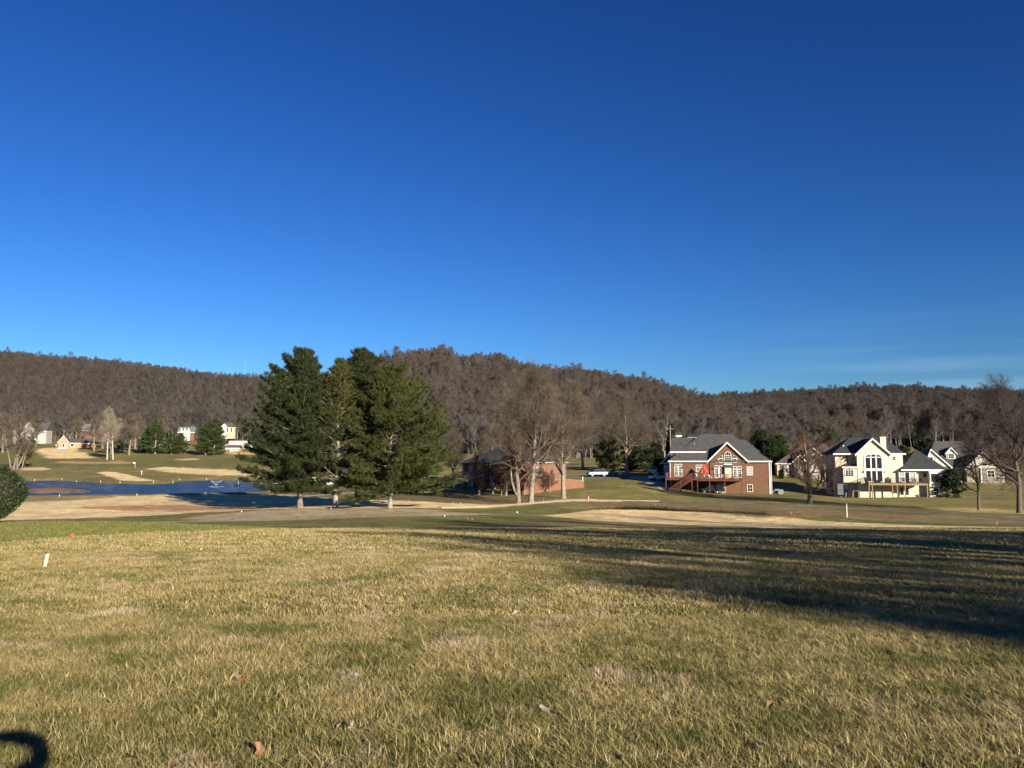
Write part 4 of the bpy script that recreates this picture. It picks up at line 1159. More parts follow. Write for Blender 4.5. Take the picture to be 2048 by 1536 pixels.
# gable windows
h.window(X(1158), X(1245), Z(628), Z(530), -.18, 3, 4, arch=Z(476) - Z(530), name='arched_window')
for sg, a, b_, c in ((-1, 1080, 1128, 1022), (1, 1274, 1322, 1380)):
    lo, hi = sorted((X(a), X(b_)))
    h.window(lo, hi, Z(622), Z(572), -.18, 2, 2, name='side_window')
    # quarter-round lights above and outside
    xi, xo = (X(b_), X(a)) if sg < 0 else (X(a), X(b_))
    q = [(xi, Z(566))] + [(xi + (xo - xi) * math.sin(t_ * math.pi / 16), Z(566) + (Z(525) - Z(566)) * math.cos(t_ * math.pi / 16)) for t_ in range(9)]
    fr = MB().prism(q if sg > 0 else q[::-1], -.26, -.15).build('quarter_window', WHITE, h.root)
    cxq = sum(p[0] for p in q) / len(q); czq = sum(p[1] for p in q) / len(q)
    MB().prism([(cxq + (x_ - cxq) * .80, czq + (z_ - czq) * .80) for x_, z_ in (q if sg > 0 else q[::-1])], -.275, -.262).build('pane', GLASS, fr)
    xi, xo = (X(a) - .1, X(c)) if sg < 0 else (X(b_) + .1, X(c))
    q = [(xi, Z(624))] + [(xi + (xo - xi) * math.sin(t_ * math.pi / 16), Z(624) + (Z(575) - Z(624)) * math.cos(t_ * math.pi / 16)) for t_ in range(9)]
    fr = MB().prism(q if sg > 0 else q[::-1], -.26, -.15).build('quarter_window', WHITE, h.root)
    cxq = sum(p[0] for p in q) / len(q); czq = sum(p[1] for p in q) / len(q)
    MB().prism([(cxq + (x_ - cxq) * .80, czq + (z_ - czq) * .80) for x_, z_ in (q if sg > 0 else q[::-1])], -.275, -.262).build('pane', GLASS, fr)
def french(x0, x1, z0, z1, y, tr=.45):
    xm = (x0 + x1) / 2
    for a, b_ in ((x0, xm - .05), (xm + .05, x1)):
        h.window(a + .1, b_ - .1, z0 + .12, z1 - tr - .1, y, 2, 4, name='french_door', fw=.13)
        h.window(a + .1, b_ - .1, z1 - tr + .06, z1, y, 2, 1, name='transom_window')
french(X(440), X(548), Z(825), Z(655), 0)
french(X(1012), X(1130), Z(845), Z(675), -.18)
french(X(1270), X(1388), Z(845), Z(685), -.18)
h.window(X(752), X(862), Z(755), Z(700), 0, 2, 4, name='window'); h.window(X(752), X(862), Z(688), Z(668), 0, 4, 1, name='transom_window')
h.window(X(1455), X(1535), Z(800), Z(690), 0, 3, 3, GLASSL)
h.window(X(1465), X(1528), Z(1032), Z(940), 0, 2, 2)
# little box bay with its cream panel
h.box('bay', CREAM, X(1155), X(1245), -.75, -.185, Z(850), Z(700))
MB().add([(X(1145), -.85, Z(700)), (X(1255), -.85, Z(700)), (X(1255), -.19, Z(700)), (X(1145), -.19, Z(700)), (X(1145), -.19, Z(660)), (X(1255), -.19, Z(660))], [(0, 1, 5, 4), (0, 4, 3), (1, 2, 5), (3, 2, 1, 0), (2, 3, 4, 5)]).build('bay_roof', SHING, h.root)
h.box('bay_cap', WHITE, X(1142), X(1258), -.30, -.186, Z(660), Z(645))
for q, zq in ((555, 700), (985, 720), (1398, 735)):
    MB().lathe([(.05, 0), (.10, .08), (.10, .28), (.03, .36)], 6, (X(q), -.28, Z(zq) - .15)).build('wall_lamp', BLACKM, h.root)
dz = Z(852)
h.deck(X(345), X(800), -5.6, -.02, dz, [X(352), X(548), X(715), X(790)], REDWOOD, 1.1, zg=0)
h.deck(X(804), X(1392), -5.0, -.2, dz - .15, [X(955), X(1160), X(1388)], REDWOOD, 1.05, ends=(False, True), zg=0)
st = MB(); xa, xb = X(715), X(405)
for k in range(14):
    f = (k + .5) / 14; st.box(xa + (xb - xa) * f - .18, xa + (xb - xa) * f + .18, -6.7, -5.65, dz * (1 - f) - .04, dz * (1 - f))
stairs = st.build('stairs', REDWOOD, h.root)
for yy_ in (-6.72, -5.67):
    b = MB(); b.bar((xa, yy_, dz - .12), (xb, yy_, -.15), .06, .30); b.bar((xa, yy_, dz + .95), (xb, yy_, .95), .07, .1); b.bar((xa, yy_, dz + .2), (xb, yy_, .2), .05, .07)
    for k in range(28):
        f = (k + .5) / 28; xx = xa + (xb - xa) * f; b.box(xx - .02, xx + .02, yy_ - .02, yy_ + .02, dz * (1 - f) + .1, dz * (1 - f) + .95)
    for f in (0, .5, 1): xx = xa + (xb - xa) * f; b.box(xx - .06, xx + .06, yy_ - .06, yy_ + .06, -.4, dz * (1 - f) + 1.0)
    b.build('stair_railing', REDWOOD, stairs)
# basement doors in white
h.window(X(470), X(520), Z(1030), Z(920), 0, 1, 2, name='basement_window')
h.window(X(1045), X(1150), Z(1060), Z(935), -.18, 2, 1, GLASSL, name='basement_door', fw=.12)
h.box('chimney_vent', GREYM, X(715), X(722), 3, 3.1, Z(370), Z(345))
hA = h
# attached garage behind, facing the drive
g_ = House('brick_garage', 'red brick garage wing with white door left of the brick house', 1323, 946, 170, -12, 'garage', z=-1.75)
g_.wall(BRICK, 0, 5.6, 0, 8, -1, g_.Z(921))
gx = g_.X(1334.5) + .6
g_.gable_wall(BRICK, 0, 3.9, 1.75, g_.Z(921), g_.Z(907), 0, 3)
g_.gable_roof(SHING, 0, 3.9, 1.75, g_.Z(921), g_.Z(907) + .1, 0, 6, .4, .16)
g_.hip(SHING, 0, 5.6, 0, 8, g_.Z(921), 2.4, 4.5, 4, g_.Z(893), .3)
gd = g_.box('garage_door', WHITE, .55, 2.95, -.07, .03, 0, 2.3)
for k in range(1, 4): MB().box(.58, 2.92, -.085, -.072, k * .575 - .015, k * .575 + .015).build('door_panel', GREYM, gd)

# ---- cream stucco house
h = House('stucco_house', 'tall cream stucco house with dark roof, arched window wall and chimney', 1675, 993.5, 148, -12)
X = lambda zx: h.X(1640 + zx / 7.314)
Z = lambda zy: h.Z(860 + zy / 7.314)
zb = -1.0
h.wall(CREAM, X(268), X(600), 1.6, 12, zb, Z(352))
h.wall(CREAM, X(560), X(1025), 0, 10, zb, Z(352))
h.gable_wall(CREAM, X(560), X(1025), X(787), Z(352), Z(150), 0, 4)
h.wall(CREAM, X(1025), X(1228), .7, 11, zb, Z(376))
h.hip(SHINGD, X(268), X(1228), 1.2, 12.4, Z(352), X(575), X(1090), 6.8, Z(108), .5, .18)
h.gable_roof(SHINGD, X(560), X(1025), X(787), Z(352), Z(145), 0, 6.5, .4, .2)
# lower left bay with small hip roof
h.wall(CREAM, X(357), X(556), .1, 1.6, Z(770), Z(548))
h.hip(SHINGD, X(357), X(550), .1, 1.7, Z(545), X(410), X(510), 1.7, Z(500), .3, .12)
h.window(X(388), X(502), Z(682), Z(590), .1, 3, 3, GLASS, arch=Z(570) - Z(590), fw=.14, name='arched_window')
h.window(X(412), X(466), Z(475), Z(380), 1.6, 1, 2)
h.window(X(1088), X(1124), Z(448), Z(398), .7, 1, 2)
# window wall: three tall lights under one arch, doors beneath; each light a pane of its own
fx = [X(680), X(757), X(833), X(912)]
ww = MB()
zlo, zmid, zsp, ztop = Z(568), Z(408), Z(400), Z(366)
xc = (fx[0] + fx[3]) / 2; rad = (fx[3] - fx[0]) / 2
ww.box(fx[0] - .28, fx[0], -.1, .05, Z(750), zsp); ww.box(fx[3], fx[3] + .28, -.1, .05, Z(750), zsp)
for q in fx[1:3]: ww.box(q - .1, q + .1, -.1, .05, Z(750), ztop)
ww.box(fx[0], fx[3], -.1, .05, zmid - .06, zmid + .08); ww.box(fx[0], fx[3], -.1, .05, Z(602), zlo)
arc = lambda k, kz: [(xc + rad * k * math.cos(math.pi * i / 12), zsp + (ztop - zsp) * kz * math.sin(math.pi * i / 12)) for i in range(13)]
ai, ao = arc(1, 1), arc(1 + .28 / rad, 1.5)
for i in range(12): ww.prism([ai[i], ao[i], ao[i + 1], ai[i + 1]], -.1, .05)
wo = ww.build('window_wall', WHITE, h.root)
for i in range(3):
    a, b_ = fx[i] + (.1 if i else 0), fx[i + 1] - (.1 if i < 2 else 0)
    MB().box(a, b_, -.03, .03, zlo, zmid - .06).build('pane', GLASS, wo)
    MB().box(a, b_, -.03, .03, Z(750), Z(602)).build('glass_door', GLASS, wo)
    n = 6; top = [(b_ + (a - b_) * t_ / n, zsp + (ztop - zsp) * math.sqrt(max(0, 1 - ((b_ + (a - b_) * t_ / n - xc) / rad) ** 2))) for t_ in range(n + 1)]
    MB().prism([(a, zmid + .08), (b_, zmid + .08)] + top, -.03, .03).build('pane', GLASS, wo)
ch = h.box('chimney', CREAM, X(948), X(1032), 2.2, 3.4, Z(300), Z(112))
MB().box(X(942), X(1038), 2.12, 3.48, Z(118), Z(108)).build('chimney_cap', CREAM, ch)
MB().tube(((X(970)), 2.8, Z(108)), (X(970), 2.8, Z(88)), .12, .12, 8).build('flue', BLACKM, ch)
# right wing under a tall hip
h.wall(CREAM, X(1228), X(1560), 1.0, 9, zb, Z(585))
h.wall(CREAM, X(1150), X(1400), .3, 1.0, Z(770), Z(590))
h.wall(CREAM, X(1560), X(1790), -.4, 8, zb, Z(585))
h.hip(SHINGD, X(1210), X(1800), .1, 9, Z(582), X(1500), X(1530), 4.6, Z(302), .45, .16)
h.window(X(1582), X(1702), Z(758), Z(640), -.4, 1, 1, name='picture_window', fw=.16)
h.window(X(1735), X(1752), Z(755), Z(645), -.4, 1, 2, fw=.06)
h.window(X(1505), X(1545), Z(760), Z(630), 1.0, 1, 2)
h.window(X(1160), X(1222), Z(755), Z(615), .3, 1, 2, GLASSL)
h.window(X(1240), X(1298), Z(765), Z(622), .3, 1, 1, name='patio_door')
h.window(X(1312), X(1380), Z(765), Z(622), .3, 2, 1, GLASSL, name='patio_door')
h.window(X(1605), X(1675), Z(945), Z(840), -.4, 1, 2, name='basement_window')
for a, b_ in ((1168, 1218), (1252, 1296)): h.window(X(a), X(b_), Z(945), Z(838), 1.0 if a > 1228 else .7, 1, 1, name='basement_window')
for a in (640, 940, 1103): MB().lathe([(.04, 0), (.10, .06), (.10, .25), (.02, .34)], 6, (X(a), -.14 if a < 1000 else .5, Z(630))).build('wall_lamp', BLACKM, h.root)
for a, zq, yq in ((428, 240, 3.4), (1148, 318, 2.4), (1360, 468, 2.0)): h.box('roof_vent', WHITE, X(a) - .11, X(a) + .11, yq, yq + .3, Z(zq) - .25, Z(zq) + .15)
h.deck(X(655), X(1470), -3.2, -.02, Z(772), [X(660), X(705), X(985), X(1052), X(1160), X(1462)], TREATED, 1.05, BLACKM, .16, zg=0, floor_th=.36)
# lower patio bits
h.box('basement_wall', BLUEGREY, X(268), X(420), .4, 1.59, zb, Z(790))
hB = h

# ---- stone house with brown roof
h = House('stone_house', 'grey stone house with brown roof and white grid window behind the round tree', 1556, 949.5, 186, -14)
X = lambda zx: h.X(1530 + zx / 7.314)
Z = lambda zy: h.Z(840 + zy / 7.314)
h.wall(TAN, X(185), X(1040), 1.0, 12, -1.5, Z(640))
h.hip(SHINGB, X(185), X(1060), 1.0, 12, Z(636), X(620), X(950), 6.5, Z(345), .4)
h.wall(STONE, X(425), X(800), .2, 1.2, -1.5, Z(640))
h.gable_wall(STONE, X(425), X(590), X(512), Z(600), Z(525), 0, 3, -1.5)
h.gable_roof(SHINGB, X(425), X(590), X(512), Z(600), Z(520), 0, 4, .35, .16)
h.gable_wall(STONE, X(595), X(800), X(690), Z(505), Z(410), -.4, 4, -1.5)
h.gable_roof(SHINGB, X(595), X(800), X(690), Z(505), Z(405), -.4, 5, .4, .18)
h.gable_wall(TAN, X(850), X(1120), X(985), Z(650), Z(505), -1.0, 5, -1.5)
h.gable_roof(SHINGB, X(850), X(1120), X(985), Z(650), Z(500), -1.0, 6, .4, .2)
h.window(X(258), X(382), Z(780), Z(660), 1.0, 3, 3, GLASSL, fw=.3, mw=.16)
h.window(X(655), X(755), Z(790), Z(520), -.4, 3, 5, GLASSL, mw=.08, fw=.14)
h.window(X(478), X(540), Z(790), Z(690), 0, 2, 1, GLASSL, WHITE, .12, .5, 'arched_window')
h.window(X(975), X(1005), Z(600), Z(575), -1.0, 1, 1, GLASS, WHITE, .08, .4, 'arched_window')
# ---- small dark-roofed house beyond
h = House('small_house', 'small dark-roofed house between the brick and stone houses', 1536, 950, 205, -10)
X = lambda zx: h.X(1530 + zx / 7.314)
Z = lambda zy: h.Z(840 + zy / 7.314)
h.wall(BLUEGREY, X(60), X(260), 0, 9, -2, Z(655))
h.roof_x(SHINGD, X(60), X(270), 0, 9, 4.5, Z(650), Z(548))
h.window(X(110), X(150), Z(790), Z(700), 0, 1, 2)

# ---- white gabled craftsman house
h = House('gabled_house', 'white shingled house with grey roof, dormer and two white gables', 1850, 967, 202, -16)
X = lambda zx: h.X(1768 + zx / 7.314)
Z = lambda zy: h.Z(820 + zy / 7.314)
h.wall(STONE, X(640), X(1700), 3, 13, -1.5, Z(860))
h.wall(STONE, X(850), X(1190), 2.6, 3.2, -1.5, Z(850))
h.hip(SHING, X(640), X(1740), 2.6, 13.4, Z(850), X(880), X(1290), 8, Z(455), .4)
h.wall(STONE, X(640), X(990), .6, 5, -1.5, Z(830) - .003)
h.gable_wall(SIDING, X(600), X(990), X(712), Z(830), Z(600), .55, 6)
h.gable_roof(SHING, X(600), X(985), X(712), Z(830), Z(585), .6, 8, .45, .2)
h.window(X(697), X(738), Z(765), Z(695), .55, 1, 2, fw=.14)
for a, b_ in ((650, 676), (760, 784)): h.box('shutter', GREYM, X(a), X(b_), .47, .547, Z(775), Z(680))
h.gable_wall(SIDING, X(990), X(1125), X(1058), Z(635), Z(560), 4.2, 8, Z(725))
h.gable_roof(SHING, X(985), X(1130), X(1058), Z(632), Z(555), 4.2, 9, .3, .15)
h.window(X(1022), X(1098), Z(712), Z(645), 4.2, 3, 2, fw=.16)
h.wall(STONE, X(1200), X(1700), -.2, 6, -1.5, Z(845) - .003)
h.gable_wall(SIDING, X(1200), X(1700), X(1437), Z(845), Z(635), -.25, 8)
h.gable_roof(SHING, X(1200), X(1700), X(1437), Z(845), Z(625), -.2, 9, .45, .2)
h.gable_wall(STONE, X(1430), X(1570), X(1500), Z(800), Z(700), -.32, -.202)
h.window(X(1495), X(1590), Z(975), Z(885), -.2, 2, 2, fw=.14)
h.window(X(1720), X(1770), Z(975), Z(885), 3, 1, 2, fw=.14)
h.window(X(880), X(930), Z(960), Z(890), 2.6, 1, 2, fw=.1)
h.window(X(1100), X(1165), Z(980), Z(900), 2.6, 2, 2, fw=.1)
h.box('porch_post', WHITE, X(1395), X(1412), -.5, -.25, -1.0, Z(845))
h.wall(SIDING, X(1700), X(1790), 3, 12, -1.5, Z(870))

# ---- shaded brick house behind the oaks: long face turned away from the sun
h = House('shaded_brick_house', 'brick house in deep shade behind the oaks with two-storey white porch', 1050, 986, 150, -50)
W_ = 20.0
SHADEW = mat('shade_greyed_white', (.26, .26, .26), .8, .15, 2)  # white trim greyed in its colour to stand for the deep shade
h.wall(BRICK, -W_, 0, 0, 11, -1.5, 5.9)
h.hip(SHINGD, -W_, 0, 0, 11, 5.9, -W_ + 5.5, -5.5, 5.5, 9.0, .4, .16, SHADEW)
h.deck(-W_ + 1, -3, -3.4, -.01, 2.9, [-W_ + 1.1 + k * 3.15 for k in range(6)], SHADEW, 1.0, step=.2)
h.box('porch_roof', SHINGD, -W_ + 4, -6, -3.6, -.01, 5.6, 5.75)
for k in range(4): h.box('porch_post', SHADEW, -W_ + 4.2 + k * 3.1, -W_ + 4.34 + k * 3.1, -3.4, -3.26, 2.9, 5.6)
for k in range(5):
    h.window(-W_ + 2 + k * 3.7, -W_ + 3.2 + k * 3.7, 3.3, 5.0, 0, 2, 3, trim=SHADEW)
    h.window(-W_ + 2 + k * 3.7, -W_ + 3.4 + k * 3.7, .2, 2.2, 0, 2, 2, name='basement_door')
# lit end wall
MB().box(.003, .09, 3, 4.2, 3.3, 5.0).build('window', WHITE, h.root)
MB().box(.09, .12, 3.1, 4.1, 3.4, 4.9).build('pane', GLASS, h.root)

# curved brick retaining wall
def retaining(name, label, pix, hts, m):
    P = [ground(*p) for p in pix]
    c = thing(name, label, 'wall', P[0]); vs = []; fs = []
    for i, (p, hh) in enumerate(zip(P, hts)):
        d = (P[min(i + 1, len(P) - 1)] - P[max(i - 1, 0)]); n = Vector((d.y, -d.x, 0)).normalized() * .17
        b0_ = p - P[0]
        for sg in (-1, 1): vs += [tuple(b0_ + n * sg + Vector((0, 0, -.6))), tuple(b0_ + n * sg + Vector((0, 0, hh)))]
    for i in range(len(P) - 1):
        a = i * 4; fs += [(a, a + 4, a + 5, a + 1), (a + 2, a + 3, a + 7, a + 6), (a + 1, a + 5, a + 7, a + 3)]
    fs += [(0, 1, 3, 2), (len(P) * 4 - 4, len(P) * 4 - 2, len(P) * 4 - 1, len(P) * 4 - 3)]
    MB().add(vs, fs).build('brickwork', m, c)
    cp = MB()
    for i in range(len(P) - 1): cp.bar(P[i] - P[0] + Vector((0, 0, hts[i] + .05)), P[i + 1] - P[0] + Vector((0, 0, hts[i + 1] + .05)), .42, .08)
    cp.build('coping', mat('grey_coping', (.20, .18, .16), .9, .15, 2), c)
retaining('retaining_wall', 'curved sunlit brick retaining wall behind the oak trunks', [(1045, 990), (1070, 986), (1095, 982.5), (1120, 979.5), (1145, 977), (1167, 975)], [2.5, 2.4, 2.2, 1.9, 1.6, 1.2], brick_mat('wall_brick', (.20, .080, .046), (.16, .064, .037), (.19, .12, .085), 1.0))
o = MB().tube((0, 0, 0), (0, 0, 1.5), .09, .07, 8).build('white_bollard', WHITE, None, loc=ground(1165.5, 968)); tag(o, 'white post at the end of the curved brick wall', 'post')

SIDING = mat('far_white_siding', (.31, .30, .285), .8, .1, .5)
# ---- houses beyond the pond
def far_house(name, label, px0, px1, base, eave, ridge, Y, phi, wall_m, roof_m, wins=(), depth=8, kind='x', gables=(), chim=None):
    h = House(name, label, px0, base, Y, phi)
    W = h.X(px1); E = h.Z(eave); Rz = h.Z(ridge)
    h.wall(wall_m, 0, W, 0, depth, -3, E)
    if kind == 'x': h.roof_x(roof_m, 0, W, 0, depth, depth / 2, E, Rz, .5, .3); MB().add([(0, 0, E), (0, depth, E), (0, depth / 2, Rz), (.2, 0, E), (.2, depth, E), (.2, depth / 2, Rz)], [(0, 2, 1), (3, 4, 5), (0, 3, 5, 2), (1, 2, 5, 4)]).build('gable', wall_m, h.root)
    elif kind == 'hip': h.hip(roof_m, 0, W, 0, depth, E, W * .3, W * .7, depth / 2, Rz, .5)
    else:
        h.gable_wall(wall_m, 0, W, W / 2, E, Rz, 0, depth); h.gable_roof(roof_m, 0, W, W / 2, E, Rz, 0, depth, .5, .3)
    for (a, b_, e_, r_, m_) in gables:
        xa, xb = h.X(a), h.X(b_)
        h.gable_wall(m_, xa, xb, (xa + xb) / 2, h.Z(e_), h.Z(r_), -1.2, 3, -3); h.gable_roof(roof_m, xa, xb, (xa + xb) / 2, h.Z(e_), h.Z(r_), -1.2, 4, .4, .3)
    for (a, b_, zlo_, zhi_, y_) in wins: h.window(h.X(a), h.X(b_), h.Z(zlo_), h.Z(zhi_), y_, 1, 2, fw=.18)
    if chim: h.box('chimney', BRICK, h.X(chim) - .5, h.X(chim) + .5, depth / 2 - .5, depth / 2 + .5, E, Rz + 1.6)
    return h
far_house('low_brick_house', 'low orange brick house with pale gable across the pond', 116, 180, 899, 886, 878, 520, 6, BRICKO, SHING, [(126, 130, 896, 888, -1.2), (133, 135, 892, 888, -1.2), (141, 147, 893, 887, 0)], 9, 'x', [(117, 139, 885, 872, BRICKO)])
far_house('white_house', 'large white two-storey house with grey roof behind the many-stemmed tree', 26, 92, 884, 861, 846, 600, 8, SIDING, SHING, [(30, 33, 860, 853, 0), (62, 66, 868, 862, 0), (72, 76, 868, 862, 0), (84, 87, 866, 860, 0)], 10, 'x', [(46, 69, 858, 846, SIDING)])
far_house('white_shed', 'small white building low behind the many-stemmed tree', 41, 62, 889, 882, 874, 560, 5, SIDING, SHINGD, [(46, 49, 888, 884, 0)], 6, 'g')
far_house('teal_roof_house', 'brick house with blue-grey roof on the slope right of the poles', 152, 200, 872, 860, 848, 600, 6, BRICK, SHINGT, [(158, 162, 868, 862, 0), (176, 180, 868, 862, 0)], 9, 'x', chim=163)
far_house('grey_gable_house', 'grey house showing one steep gable left of the far pines', 275, 296, 897, 878, 864, 540, 10, BLUEGREY, SHINGD, [(281, 285, 882, 876, 0)], 8, 'g')
far_house('white_bungalow', 'low white house half hidden by the far pines', 300, 347, 897, 888, 882, 520, 4, SIDING, SHINGB, [(306, 310, 894, 890, 0), (318, 322, 894, 890, 0), (330, 334, 894, 890, 0)], 8, 'x')
h = far_house('dormer_house', 'brick house with white dormers and white porch between the far pines', 356, 388, 873, 864, 854, 560, 14, BRICK, SHINGT, [(360, 363, 871, 867, 0), (370, 373, 871, 867, 0)], 10, 'x', [(361, 366, 862, 856, WHITE), (368, 373, 862, 856, WHITE), (375, 380, 862, 856, WHITE)], 382)
TAN = mat('far_tan_wall', (.36, .28, .19), .9, .1, 1.5)
far_house('tan_house', 'tan brick house with brown hip roof beside the left pine', 446, 470, 869, 855, 844, 560, 16, TAN, SHINGB, [(453, 456, 864, 856, 0), (461, 464, 864, 856, 0)], 10, 'hip', [(444, 453, 853, 848, WHITE)])
far_house('white_barn', 'long low white metal building beside the left pine', 450, 530, 901, 893, 882, 500, 3, SIDING, mat('white_metal_roof', (.48, .48, .48), .5, .08, .3), [(476, 480, 899, 895, 0), (500, 504, 899, 895, 0)], 14, 'x')
far_house('tan_hut', 'small tan hut with dark roof before the long white building', 452, 478, 903, 896, 891, 470, 5, TAN, SHINGB, [(458, 460, 902, 898, 0), (465, 467, 902, 898, 0)], 6, 'x')
far_house('pump_house', 'small pale green and white shed seen under the pine branches', 629, 672, 968, 956, 950, 190, 2, mat('mint_wall', (.55, .62, .50), .8, .08, 1), SHING, [(650, 653, 967, 959, 0)], 5, 'x')
# on the ridges
h = far_house('ridge_house', 'wide brown timber house on the left hilltop among the trees', 274, 308, 750, 744, 736, 800, 0, mat('brown_timber', (.14, .085, .045), .9, .2, .5), mat('brown_timber_roof', (.09, .06, .038), .9, .2, .5), [(280, 284, 748, 745, 0), (292, 296, 748, 745, 0)], 9, 'x')
far_house('ridge_cabin', 'small white roofed cabin near the top of the middle hill', 928, 940, 730, 727, 723, 560, -5, WHITE, WHITE, [(932, 934, 729, 727.5, 0)], 5, 'x')
far_house('hidden_roof_house', 'grey roof and pale wall just visible left above the brick house', 1342, 1361, 893, 872, 866, 260, -10, SIDING, SHING, [(1346, 1349, 880, 875, 0)], 8, 'x')
far_house('hidden_gable_house', 'dark roof ridge just visible behind the brick house', 1378, 1402, 893, 876, 870, 250, -10, BLUEGREY, SHINGD, [(1384, 1388, 885, 879, 0)], 8, 'x')

# ------------------------------------------------------------------ vehicles
TYRE = mat('tyre', (.015, .015, .015), .9, .1, 5)
RIM = mat('rim', (.35, .35, .36), .35, .05, 5, metal=.8)
def car(name, label, loc, rz, paint, kind='suv'):
    t = thing(name, label, 'truck' if kind == 'pickup' else 'car', loc, rz)
    L, W, Ht = (5.3, 1.9, 1.75) if kind == 'pickup' else (4.6, 1.85, 1.65)
    if kind == 'pickup': side = [(-2.65, .45), (-2.65, .95), (-2.45, 1.05), (-1.3, 1.12), (2.55, 1.12), (2.65, 1.0), (2.65, .45)]; cab = [(-1.35, 1.08), (-.75, 1.72), (.55, 1.75), (.85, 1.08)]
    else: side = [(-2.3, .40), (-2.3, .80), (-2.1, .95), (-1.15, 1.05), (2.15, 1.08), (2.28, .85), (2.28, .40)]; cab = [(-1.25, 1.02), (-.55, 1.58), (1.35, 1.62), (2.0, 1.05)]
    def loft(pts, w0, w1, z0, z1):
        b = MB(); n = len(pts)
        rows = []
        for y, sc in ((-1, 1), (1, 1)):
            rows.append([(x, y * (w0 + (w1 - w0) * (z - z0) / (z1 - z0)) / 2, z) for x, z in pts])
        b.add(rows[0] + rows[1], [tuple(range(n)), tuple(range(2 * n - 1, n - 1, -1))] + [(i, i + n, (i + 1) % n + n, (i + 1) % n) for i in range(n)])
        return b
    bo = loft(side, W, W * .94, .4, 1.1).build('body', paint, t)
    bv = bo.modifiers.new('round', 'BEVEL'); bv.width = .09; bv.segments = 3
    cb = loft(cab, W * .92, W * .74, 1.02, 1.75).build('cabin', paint, t)
    bv = cb.modifiers.new('round', 'BEVEL'); bv.width = .07; bv.segments = 2
    k = 1.0
    for sg in (-1, 1):
        ins = [(x * .93 + .02, 1.1 + (z - 1.05) * .80) for x, z in cab]
        q = [(x, sg * ((W * .92 + (W * .74 - W * .92) * (z - 1.02) / .73) / 2 + .004), z) for x, z in ins]
        MB().add(q + [(x, y + sg * .012, z) for x, y, z in q], [(0, 1, 2, 3), (7, 6, 5, 4), (0, 4, 5, 1), (1, 5, 6, 2), (2, 6, 7, 3), (3, 7, 4, 0)]).build('side_window', GLASS, t)
    for (xa, za), (xb, zb_) in ((cab[0], cab[1]), (cab[3], cab[2])):
        o_ = -.015 if xa < 0 else .015
        a = (xa + (xb - xa) * .12, za + (zb_ - za) * .12); b_ = (xa + (xb - xa) * .88, za + (zb_ - za) * .88)
        MB().add([(a[0] + o_, -.72, a[1] + .012), (a[0] + o_, .72, a[1] + .012), (b_[0] + o_, .62, b_[1] + .012), (b_[0] + o_, -.62, b_[1] + .012)], [(0, 1, 2, 3)]).build('windscreen', GLASS, t)
    for x in (-1.42, 1.38) if kind != 'pickup' else (-1.7, 1.7):
        for sg in (-1, 1):
            w_ = MB().tube((x, sg * (W / 2 - .22), .34), (x, sg * (W / 2 + .01), .34), .34, .34, 16).build('wheel', TYRE, t)
            MB().tube((x, sg * (W / 2 + .011), .34), (x, sg * (W / 2 + .03), .34), .21, .19, 12).build('rim', RIM, w_)
    lampm = mat('headlight', (.75, .75, .72), .2, .03, 5)
    red = mat('tail_light', (.25, .01, .01), .3, .05, 5)
    for sg in (-1, 1):
        MB().box(side[0][0] - .02, side[0][0] + .1, sg * .62 - .16, sg * .62 + .16, .68, .82).build('headlight', lampm, t)
        MB().box(side[-1][0] - .1, side[-1][0] + .015, sg * .70 - .12, sg * .70 + .12, .74, .92).build('tail_light', red, t)
    return t
CW = mat('white_paint', (.72, .73, .75), .25, .02, 2, spec=.5, coat=.5)
CBD = mat('sky_blue_paint', (.06, .135, .19), .4, .05, 2, spec=.5)
CB = mat('pale_blue_paint', (.30, .48, .58), .3, .03, 2, spec=.5, coat=.5)
CK = mat('black_paint', (.012, .012, .014), .25, .05, 2, spec=.5, coat=.5)
CS = mat('dark_blue_paint', (.05, .07, .12), .25, .05, 2, spec=.5, coat=.5)
def gv(x, y, dz=0): return Vector((x, y, Hs(x, y) + dz))
car('parked_suv', 'white estate car parked in shade on the drive left of the red deck', gv((1317 - CX) / FPX * 163, 163, .09), R(12), CW)
car('parked_car', 'white car with its nose in the sun by the brick garage', gv((1306 - CX) / FPX * 178, 178, .08), R(70), CW)
car('parked_car', 'pale blue covered car parked on the street beyond the oaks', gv((1193 - CX) / FPX * 174, 174, .08), R(14), CBD)
car('parked_car', 'dark car parked right of the pale blue one', gv((1216 - CX) / FPX * 175, 175, .08), R(160), mat('tan_paint', (.16, .13, .10), .3, .03, 2, spec=.5))
car('pickup_truck', 'white pickup truck facing out beside the white gabled house', gv((1900 - CX) / FPX * 185, 185, .02), R(80), CW, 'pickup')
car('parked_car', 'black car standing in the shade beneath the red deck', hA.root.matrix_basis @ Vector((8.1, -2.6, .0)), R(-17), CK)
car('parked_car', 'white car half hidden by the oak trunk near the brick wall', gv((1086 - CX) / FPX * 152, 172, .05), R(20), CW)
for i, (a, Y, lb) in enumerate([(136, 505, 'white car on the far drive left of the low brick house')]):
    x_ = (a - 8 - CX) / FPX * Y; car('parked_car', lb, gv(x_, Y), R(30), CW)

